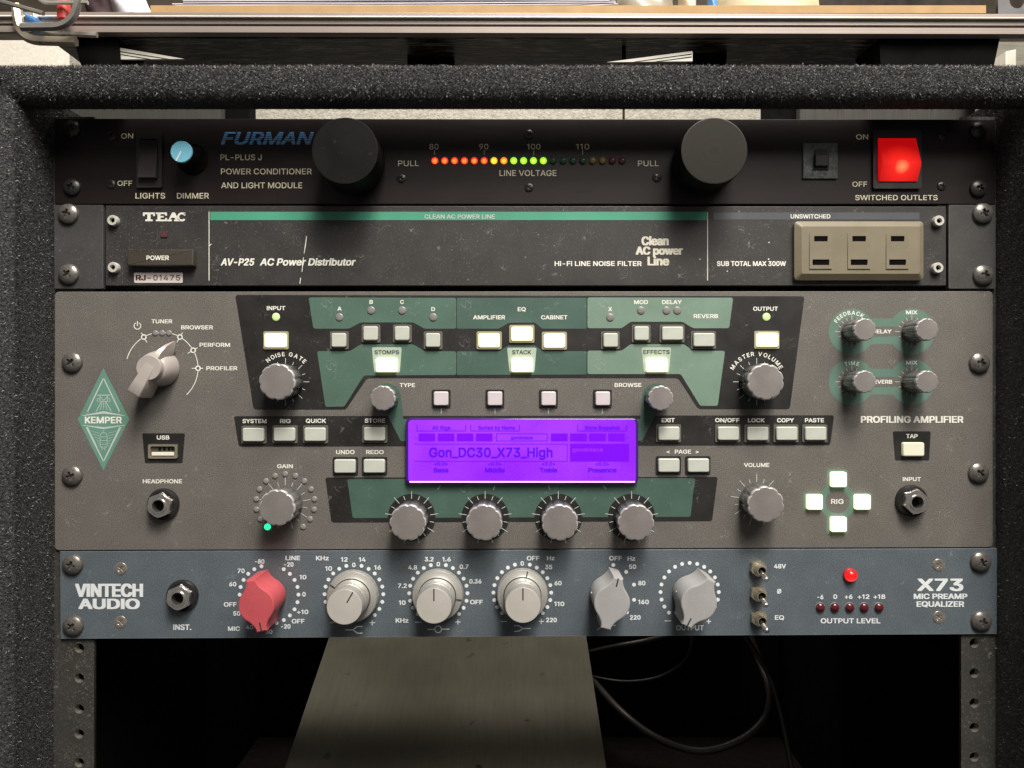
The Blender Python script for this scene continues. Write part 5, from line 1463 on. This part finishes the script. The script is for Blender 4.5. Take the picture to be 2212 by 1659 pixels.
RS_, RC_ = 55.0 * S, 36.8 * S
sk = MB().lathe([(RS_ * 0.96, 0.0008), (RS_, 0.0012), (RS_, 0.0048)], 180, rf=knurl, cap=False).lathe([(RS_ * 0.99, 0.0048), (RS_ * 0.955, 0.0056), (RS_ * 0.80, 0.0060), (RS_ * 0.735, 0.0064)], 60).mesh('outer_ring', alu, 40)
gv = MB().lathe([(RS_ * 0.735, 0.0065), (RC_ * 1.0, 0.0065)], 60, cap=True).mesh('ring_gap', hole_black, 0)
ck = MB().lathe([(RC_ * 1.06, 0.0066), (RC_ * 1.05, 0.0150)], 180, rf=knurl, cap=False).lathe([(RC_ * 1.04, 0.0150), (RC_ * 1.0, 0.0154), (RC_ * 1.0, 0.0226), (RC_ * 0.97, 0.0230)], 60).mesh('inner_knob', alu, 40)
cf = MB().lathe([(RC_ * 0.97, 0.0230), (RC_ * 0.95, 0.02305)], 60).mesh('knob_face', alu_face, 30)
for x, y, ca, sa in ((764.7, 1283.5, 30, -60), (947, 1281.4, 0, 99), (1128.3, 1280, 0, 12)):
    o = obj('concentric_knob', sk, mp, P(x, y, 0))
    obj('ring_gap', gv, o, P(x, y, 0)); obj('inner_knob', ck, o, P(x, y, 0)); obj('knob_face', cf, o, P(x, y, 0))
    a = MB().add([(px * S, -0.0231, z * S) for px, z in ((-1.3, 10), (1.3, 10), (1.3, 35), (-1.3, 35))], [(0, 1, 2, 3)]).mesh('pointer_line', print_dark, 0)
    obj('pointer_line', a, o, P(x, y, 0), rad(ca))
    a = MB().add([(px * S, -hh, z * S) for px, z, hh in ((-1.2, 41, .0065), (1.2, 41, .0065), (1.2, 53, .0059), (-1.2, 53, .0059))], [(0, 1, 2, 3)]).mesh('ring_line', print_dark, 0)
    obj('ring_line', a, o, P(x, y, 0), rad(sa))
# toggles
TN = nut_mesh(18.5, 8.2, 0.0002, 0.0028, brass, bush=0.0050, nm='toggle_nut')
TB = MB().lathe([(8.4 * S, 0.0001), (0.1 * S, 0.0001)], 20).mesh('toggle_bore', hole_black, 0)
lv = MB().tube([(0, -0.002, 0), (0, -0.008, -0.0012), (0, -0.0140, -0.0026), (0, -0.0146, -0.0027)], [0.0009, 0.0011, 0.00145, 0.0008], 12).mesh('toggle_lever', chrome, 50)
for x, y in ((1636, 1226), (1636, 1280), (1637, 1333)):
    o = obj('toggle_switch', TN, mp, P(x, y, 0), rad(random.uniform(0, 20)))
    obj('toggle_bore', TB, o, P(x, y, 0.003)); obj('toggle_lever', lv, o, P(x, y, 0))
# lamps
ld = dome_mesh(13.5, 0.0040, led_mat('power_lamp_red', (0.85, 0.01, 0.012), (1.6, 0.22, 0.18), 1.0, 0.0034), 'power_lamp')
o = obj('power_lamp', ld, mp, P(1835.5, 1241.8, 0))
obj('lamp_collar', MB().lathe([(15.2 * S, 0), (15.2 * S, 0.001), (13.4 * S, 0.0012)], 28, cap=False).mesh('lamp_collar', mat('red_collar', (0.3, 0.02, 0.02), 0.3), 30), o, P(1835.5, 1241.8, 0))
ll = dome_mesh(9.6, 0.0018, led_off_red, 'level_led'); lr = MB().lathe([(10.8 * S, 0.00001), (10.2 * S, 0.0003), (9.4 * S, 0.0002)], 24, cap=False).mesh('led_rim', mat('pale_hole_edge', (0.3, 0.33, 0.33), 0.4, metal=0.5), 0)
for cxx in (972, 1060, 1150, 1238, 1328):
    p = C7(cxx, 388)
    o = obj('level_led', ll, mp, P(p[0], p[1], 0)); obj('led_rim', lr, o, P(p[0], p[1], 0))

# =================================================================== INSIDE THE CASE, BELOW THE UNITS
tan19 = 0.348
bw = 0.2275 / 2
xc = (962.5 - CX) * S * (0.55 / 0.40)


def plank_obj():
    Y1, Y2 = 0.386, 0.745
    z = lambda Y: -0.4634 + tan19 * Y
    xm = lambda Y: (xc + (Y - 0.55) * ((988.5 - CX) * S * 0.686 / 0.40 - xc) / 0.136)
    b = MB(); t = 0.006
    vs = []
    for Y in (Y1, Y2):
        for dz in (0, -t):
            vs += [(xm(Y) - bw, Y - D, z(Y) + dz), (xm(Y) + bw, Y - D, z(Y) + dz)]
    b.add(vs, [(0, 1, 5, 4), (2, 6, 7, 3), (0, 4, 6, 2), (1, 3, 7, 5), (0, 2, 3, 1), (4, 5, 7, 6)])
    me = b.mesh('plank', plank_m, 0)
    o = obj('plank', me, None, (0, 0, 0))
    return tag(o, 'stained grey board leaning in the dark space under the preamp', 'board')


plank_obj()


def catmull(pts, n=14):
    out = []
    p = [pts[0]] + list(pts) + [pts[-1]]
    for i in range(1, len(p) - 2):
        a, b, c, d = [Vector(q) for q in p[i - 1:i + 3]]
        for k in range(n):
            t = k / n
            out.append(0.5 * ((2 * b) + (-a + c) * t + (2 * a - 5 * b + 4 * c - d) * t * t + (-a + 3 * b - 3 * c + d) * t ** 3))
    out.append(Vector(p[-2]))
    return out


def cable(pts, r, label, m=cable_black):
    me = MB().tube(catmull(pts), r, 10).mesh('cable', m, 60, recalc=False)
    o = obj('cable', me, None, (0, 0, 0))
    return tag(o, label, 'cable', 'cables hanging inside the rack case')


C9 = lambda x, y, h: Q(1261.8 + .248 * x, 1360.5 + .248 * y, h)
cable([C9(-220, 250, -0.33), C9(-60, 330, -0.31), C9(85, 455, -0.262), C9(300, 690, -0.215), C9(560, 900, -0.195), C9(850, 1030, -0.185), C9(1100, 1050, -0.18), C9(1380, 950, -0.18), C9(1560, 790, -0.185), C9(1615, 620, -0.19), C9(1590, 430, -0.20), C9(1500, 200, -0.22), C9(1400, -100, -0.23)],
      0.0028, 'thick black cable hanging in a wide loop right of the grey board')
cable([C9(1340, -150, -0.20), C9(1405, 50, -0.19), C9(1510, 220, -0.18), C9(1620, 420, -0.17), C9(1690, 640, -0.165), C9(1745, 880, -0.16), C9(1795, 1150, -0.155), C9(1840, 1420, -0.15)],
      0.0020, 'black cable hanging nearly straight down past the loop')
cable([C9(-150, 260, -0.32), C9(60, 195, -0.30), C9(300, 140, -0.275), C9(560, 90, -0.27), C9(800, 20, -0.26), C9(1000, -120, -0.25)],
      0.0022, 'black cable running up behind the grey board just under the preamp')
cable([C9(-150, 330, -0.32), C9(90, 410, -0.285), C9(350, 450, -0.27), C9(620, 420, -0.265), C9(800, 330, -0.26), C9(900, 230, -0.255), C9(940, 80, -0.25), C9(940, -120, -0.25)],
      0.0013, 'thin black cable curving in a shallow arc above the thick loop')

# =================================================================== DESK ABOVE THE RACK
dk = empty('desk_edge', (0, 0, 0.171), 'desk edge of ribbed pinkish aluminium over a black slab above the case', 'desk')
YR = 0.380
zr = lambda y: (CY - y) / 1680.0 * YR


def rail_mesh():
    prof = [(YR - D, zr(28)), (YR - D - 0.0005, zr(29.5)), (YR - D - 0.0005, zr(38)), (YR - D - 0.0022, zr(40)), (YR - D - 0.0026, zr(41.5)), (YR - D - 0.0016, zr(43.5)), (YR - D - 0.0012, zr(45)),
            (YR - D - 0.0012, zr(55)), (YR - D + 0.0015, zr(56)), (YR - D + 0.0015, zr(58.5)), (YR - D - 0.0010, zr(60)), (YR - D - 0.0010, zr(73)), (YR - D, zr(74.5)), (YR - D + 0.0035, zr(74.5)), (YR - D + 0.0035, zr(28))]
    n = len(prof)
    b = MB()
    vs = [(x, p[0], p[1]) for x in (-0.45, 0.45) for p in prof]
    b.add(vs, [(i, (i + 1) % n, n + (i + 1) % n, n + i) for i in range(n)] + [tuple(range(n)), tuple(range(n, 2 * n))])
    return b.mesh('aluminium_rail', alu_rail, 25)


tilt = Matrix.Rotation(rad(0.12), 4, 'Y')
ar = obj('aluminium_rail', rail_mesh(), dk, (0, 0, 0), rot=tilt)
hl_strip = MB().tube([(-0.449, YR - D - 0.0024, zr(42.3)), (0.449, YR - D - 0.0024, zr(42.3))], 0.00052, 8)
obj('painted_highlight', hl_strip.mesh('painted_highlight', mat('painted_highlight', (0.85, 0.80, 0.72), 0.3, metal=0.2), 60, recalc=False), ar, (0, 0, 0), rot=tilt)  # pale strip that paints the highlight along the rail's ridge


def sl(x, z, Y): return ((x - CX) / 1680 * Y)


def box_at(name, parent, x0, x1, Y0, Y1, z0, z1, m, sm=0):
    b = MB().box(-1, 1, 0, 1, 0, 1)
    x0m, x1m = (x0 - CX) / 1680 * Y0, (x1 - CX) / 1680 * Y0
    b = MB().box(x0m, x1m, Y0 - D, Y1 - D, z0, z1)
    return obj(name, b.mesh(name, m, sm), parent, (0, 0, 0))


box_at('black_slab', dk, 104, 2160, 0.3840, 0.422, 0.1705, 0.1805, slab_black)
# black support brackets under the slab, tapered
def bracket(xt0, xt1, xb0, xb1, Y0, Y1):
    b = MB()
    zt_, zb_ = 0.1710, 0.1515
    X = lambda x, Y: (x - CX) / 1680 * Y
    vs = [(X(xt0, Y0), Y0 - D, zt_), (X(xt1, Y0), Y0 - D, zt_), (X(xb1, Y0), Y0 - D, zb_), (X(xb0, Y0), Y0 - D, zb_)]
    vs += [(v[0], Y1 - D, v[2]) for v in vs]
    b.add(vs, [(0, 1, 2, 3), (7, 6, 5, 4), (0, 4, 5, 1), (1, 5, 6, 2), (2, 6, 7, 3), (3, 7, 4, 0)])
    return obj('support_bracket', b.mesh('support_bracket', hole_black, 0), dk, (0, 0, 0))


bracket(158, 256, 182, 262, 0.384, 0.41); bracket(1491, 1570, 1492, 1568, 0.40, 0.41); bracket(1898, 2160, 1905, 2142, 0.384, 0.41); bracket(880, 980, 880, 980, 0.405, 0.412)
box_at('seam_strip', dk, 1344, 1352, 0.3915, 0.3924, 0.155, 0.1708, hole_black)
# white drawer-slide angles seen under the slab
slide_m = mat('white_enamel', (0.50, 0.48, 0.42), 0.5)
for pts in ([(256, 104), (400, 129), (256, 130)], [(1495, 112), (1495, 134), (1310, 136)]):
    b = MB(); Yp = 0.386
    q = [((x - CX) / 1680 * Yp, (CY - y) / 1680 * Yp) for x, y in pts]
    b.prism(q, 0.0134, 0.0150)
    o = obj('slide_angle', b.mesh('slide_angle', slide_m, 0), dk, (0, 0, 0))
    sg = 1 if pts[0][0] < 1000 else -1
    ln_ = [[(258, 112), (372, 130), (368, 130), (258, 113.5)], [(258, 118), (330, 130), (326, 130), (258, 119.2)]] if sg > 0 else [[(1493, 118), (1370, 135), (1374, 135), (1493, 119.4)], [(1493, 124), (1410, 135.5), (1414, 135.5), (1493, 125.4)]]
    b = MB()
    for l_ in ln_: b.prism([((x - CX) / 1680 * Yp, (CY - y) / 1680 * Yp) for x, y in l_], 0.0150, 0.0152)
    obj('slide_groove', b.mesh('slide_groove', hole_black, 0), o, (0, 0, 0))

sh = box_at('shelf_board', None, 325, 2130, 0.386, 0.45, (CY - 28.5) / 1680 * 0.386, (CY - 11.5) / 1680 * 0.386, wood_mdf)
TB_ = (CY - 11.5) / 1680 * 0.386
tag(sh, 'tan fibreboard panel lying on top of the desk edge', 'board')
# papers
pp = empty('paper_stack', Q(870, 8, D - 0.39 - D + 0.0), 'loose stack of white paper sheets on the tan fibreboard', 'paper stack')
for k in range(7):
    z0_ = TB_ + 0.0001 + k * 0.0006
    xo, x2 = 365 + random.uniform(0, 25) + k * 5, 1335 - random.uniform(0, 16) - (k % 3) * 3
    b = MB(); Y0 = 0.3858 + random.uniform(0, 0.002)
    xa, xb = (xo - CX) / 1680 * Y0, (x2 - CX) / 1680 * Y0
    nseg = 12
    vs = []
    for i in range(nseg + 1):
        x = xa + (xb - xa) * i / nseg
        lift = 0.0008 * math.sin(math.pi * i / nseg * 2 + k) * 0.35 + (0.0009 if i == nseg and k < 2 else 0)
        vs += [(x, Y0 - D, z0_ + lift), (x, Y0 - D, z0_ + lift + 0.00035), (x, Y0 - D + 0.05, z0_ + lift), (x, Y0 - D + 0.05, z0_ + lift + 0.00035)]
    fs = []
    for i in range(nseg):
        a = i * 4; c = a + 4
        fs += [(a, c, c + 1, a + 1), (a + 1, c + 1, c + 3, a + 3), (a + 2, a + 3, c + 3, c + 2), (a, a + 2, c + 2, c)]
    fs += [(0, 1, 3, 2), (nseg * 4, nseg * 4 + 2, nseg * 4 + 3, nseg * 4 + 1)]
    b.add(vs, fs)
    obj('sheet', b.mesh('sheet', paper, 30), pp, (0, 0, 0))


def blob(name, x0, x1, y1, m, label, cat, Y=0.3870, top=-30, lean=0.0, thick=0.02, sag=0.0):
    """a folded soft packet standing on the board: rounded section, crumpled outline"""
    b = MB(); X = lambda x: (x - CX) / 1680 * Y
    zz0, zz1 = (TB_ if y1 < 20 else (CY - y1) / 1680 * Y), (CY - top) / 1680 * Y
    nx, nz = 14, 6
    vs = []
    for sd in (0, 1):
        for j in range(nz + 1):
            for i in range(nx + 1):
                u, v = i / nx, j / nz
                bulge = thick * 0.5 * (1 - (2 * u - 1) ** 4) * (1 - 0.3 * v)
                y_ = Y - D + thick / 2 + (-bulge if sd == 0 else bulge) + 0.0006 * math.sin(9 * u + 5 * v)
                vs.append((X(x0) + (X(x1) - X(x0)) * u + lean * v, y_, zz0 + (zz1 - zz0) * v + sag * abs(2 * u - 1)))
    fs = []
    W1 = nx + 1; off = W1 * (nz + 1)
    for j in range(nz):
        for i in range(nx):
            a = j * W1 + i
            fs += [(a, a + 1, a + 1 + W1, a + W1), (off + a, off + a + W1, off + a + 1 + W1, off + a + 1)]
    for i in range(nx):
        fs += [(i, off + i, off + i + 1, i + 1), (nz * W1 + i, nz * W1 + i + 1, off + nz * W1 + i + 1, off + nz * W1 + i)]
    for j in range(nz):
        fs += [(j * W1, (j + 1) * W1, off + (j + 1) * W1, off + j * W1), (j * W1 + nx, off + j * W1 + nx, off + (j + 1) * W1 + nx, (j + 1) * W1 + nx)]
    b.add(vs, fs)
    o = obj(name, b.mesh(name, m, 60), None, (0, 0, 0))
    return tag(o, label, cat)


blob('plastic_bag', 1338, 1462, 11.5, mat('smoky_film', (0.32, 0.29, 0.22), 0.3, vary=0.3, vscale=30), 'cloudy grey plastic bag on the fibreboard beside the paper stack', 'bag')
blob('folded_card', 1474, 1512, 11.5, mat('pale_card', (0.62, 0.53, 0.38), 0.7), 'small pale card standing next to a blue one', 'card')
blob('blue_card', 1532, 1553, 11.5, blue_plastic, 'small bright blue card on the tan fibreboard', 'card', thick=0.006)
blob('envelope', 1558, 1786, 11.0, cream_paper, 'cream paper envelope lying on the right end of the fibreboard', 'envelope', sag=0.0)
blob('maroon_folder', 178, 238, 27, maroon, 'dark maroon folder standing behind the hex keys', 'folder', Y=0.392, thick=0.01, lean=-0.004)
blob('white_folder', 244, 322, 27, mat('white_card', (0.66, 0.66, 0.72), 0.6), 'white folder leaning beside the dark maroon one', 'folder', Y=0.391, lean=-0.006, thick=0.01)
# perforated metal angle
mt = plate(US(rect(-40, -30, 60, 30)), [US(dot(0, 0, 16, 28))], 0, 0.0016, mat('galvanised_angle', (0.14, 0.135, 0.14), 0.4, metal=0.5, vary=0.15), 'perforated_angle')
p = Q(2193, 5, 0.012)
tag(obj('perforated_angle', mt, None, p), 'grey metal angle with a round hole standing on the right end of the desk edge', 'metal bracket')

# hex keys and grips hanging over the rail
HY = 0.034


def H5(x, y, h=HY): return Q(.124 * x, .124 * y, h)


def hexkey(pts, r, m, label):
    me = MB().tube(pts, r, 6).mesh('hex_key', m, 20, recalc=False)
    return tag(obj('hex_key', me, None, (0, 0, 0)), label, 'hex key', 'hex keys of a folding set on the desk edge')


def arcpts(a, b, c, n=5):
    a, b, c = Vector(a), Vector(b), Vector(c)
    return [a * (1 - t) ** 2 + b * 2 * t * (1 - t) + c * t * t for t in [i / n for i in range(n + 1)]]


hexkey([H5(-400, -160, .03), H5(0, 20, .032), H5(760, 235, .034)], 4.6 * S, hex_steel, 'dark hex key crossing diagonally over the left end of the desk edge')
hexkey([H5(640, -300)] + arcpts(H5(650, -120), H5(690, 45), H5(860, 45)) + [H5(1530, 45)], 4.6 * S, hex_bright, 'bright hex key with its bent arm above the red grip')
hexkey([H5(375, 470)] + arcpts(H5(950, 465), H5(1180, 450), H5(1290, 260)) + [H5(1420, -100)], 8.8 * S, hex_steel, 'thick dark hex key curving up beside the red grip')
hexkey([H5(1330, 725, .026)] + arcpts(H5(700, 710, .026), H5(420, 690, .026), H5(340, 480, .026)) + [H5(290, 100, .024)], 10.0 * S, mat('brassy_steel', (0.42, 0.37, 0.28), 0.3, metal=0.5), 'thickest brass-toned hex key lowest of the set')
hexkey([H5(1690, 610, .024)] + arcpts(H5(1250, 590, .024), H5(800, 600, .024), H5(640, 450, .024)) + [H5(610, 250, .022)], 6.0 * S, hex_bright, 'slim bright hex key ending farthest along under the desk edge')
b = MB().prism([(p.x, p.z) for p in [H5(x, y) for x, y in ((320, 140), (520, 220), (530, 380), (330, 380))]], 0.021, 0.030, 0.001)
tag(obj('key_holder', b.mesh('key_holder', blue_plastic, 30), None, (0, 0, 0)), 'blue plastic holder among the hex keys', 'holder')
b = MB().tube([H5(1120, -200, .029), H5(1115, 100, .029), H5(1120, 230, .029), H5(1122, 345, .029)], [0.0031, 0.0029, 0.0031, 0.0030], 14)
tag(obj('red_grip', b.mesh('red_grip', red_plastic, 60), None, (0, 0, 0)), 'red rubber grip hanging among the hex keys', 'grip')

# =================================================================== ROOM BEHIND
def structure(name, me):
    o = obj(name, me, None, (0, 0, 0)); o['kind'] = 'structure'; return o


structure('wall', MB().box(-1.6, 1.6, 0.70, 0.74, -0.8, 1.4).mesh('wall', dark_wall, 0))
structure('floor', MB().box(-1.6, 1.6, -1.0, 0.72, -0.84, -0.80).mesh('room_floor', floor_dark, 0))
wp = empty('wallpapered_wall', (0, 0.6, -0.3), 'white embossed wallpapered wall lit behind the rack, seen through the gaps', 'divider')  # the wallpapered wall, built as a low panel before the dark wall
Yw = 1.0
X = lambda x, Y=Yw: (x - CX) / 1680 * Y
painted_light_paper = mat('painted_light_wallpaper', (0.72, 0.68, 0.60), 0.8, vary=0.1, vscale=240, bump=0.8, bscale=300)  # same wallpaper coloured lighter, painting in light the rear lamp doesn't bring
for x0, x1, m_ in ((-300, 150, painted_light_paper), (150.5, 1344.5, wallpaper), (1350, 1657, wallpaper)):
    obj('wallpaper_sheet', MB().box(X(x0), X(x1), 0.6, 0.612, -0.3, 0.442).mesh('wallpaper_sheet', m_, 0), wp, (0, 0, 0))
# posts and raw boards behind the panels, either side
for x0, x1, lab_ in ((478, 538, 'black upright post left of the bright gap behind the top unit'), (1657, 1728, 'black upright post right of the bright gap behind the top unit')):
    Yp = 0.76
    o = obj('black_post', MB().box(X(x0, Yp), X(x1, Yp), Yp - D, Yp - D + 0.02, -0.3, 0.284).mesh('black_post', hole_black, 0), None, (0, 0, 0))
    tag(o, lab_, 'post', 'black posts behind the rack')
for x0, x1, lab_ in ((120, 478, 'grey raw board standing behind the left end of the top unit'), (1728, 2160, 'grey raw board standing behind the right end of the top unit')):
    Yp = 0.75
    o = obj('raw_board', MB().box(X(x0, Yp), X(x1, Yp), Yp - D, Yp - D + 0.012, -0.3, 0.281).mesh('raw_board', grey_board_m, 0), None, (0, 0, 0))
    tag(o, lab_, 'board', 'grey raw boards behind the rack')
o = obj('weathered_board', MB().box(X(2135, 0.7), X(2500, 0.7), 0.3, 0.32, 0.1, X(0, 0.7) * 0 + 0.308).mesh('weathered_board', pale_board, 0), None, (0, 0, 0))
tag(o, 'pale weathered board beyond the right end of the desk slab', 'board')
o = obj('white_block', MB().prism([(X(2173, 0.68), 0.15), (X(2196, 0.68), 0.15), (X(2196, 0.68), 0.293), (X(2173, 0.68), 0.291)], -0.30 + 0.001, -0.28, 0.001).mesh('white_block', mat('white_paint_block', (0.55, 0.52, 0.45), 0.6), 0), None, (0, 0, 0))
tag(o, 'small white painted block in front of the pale weathered board', 'block')
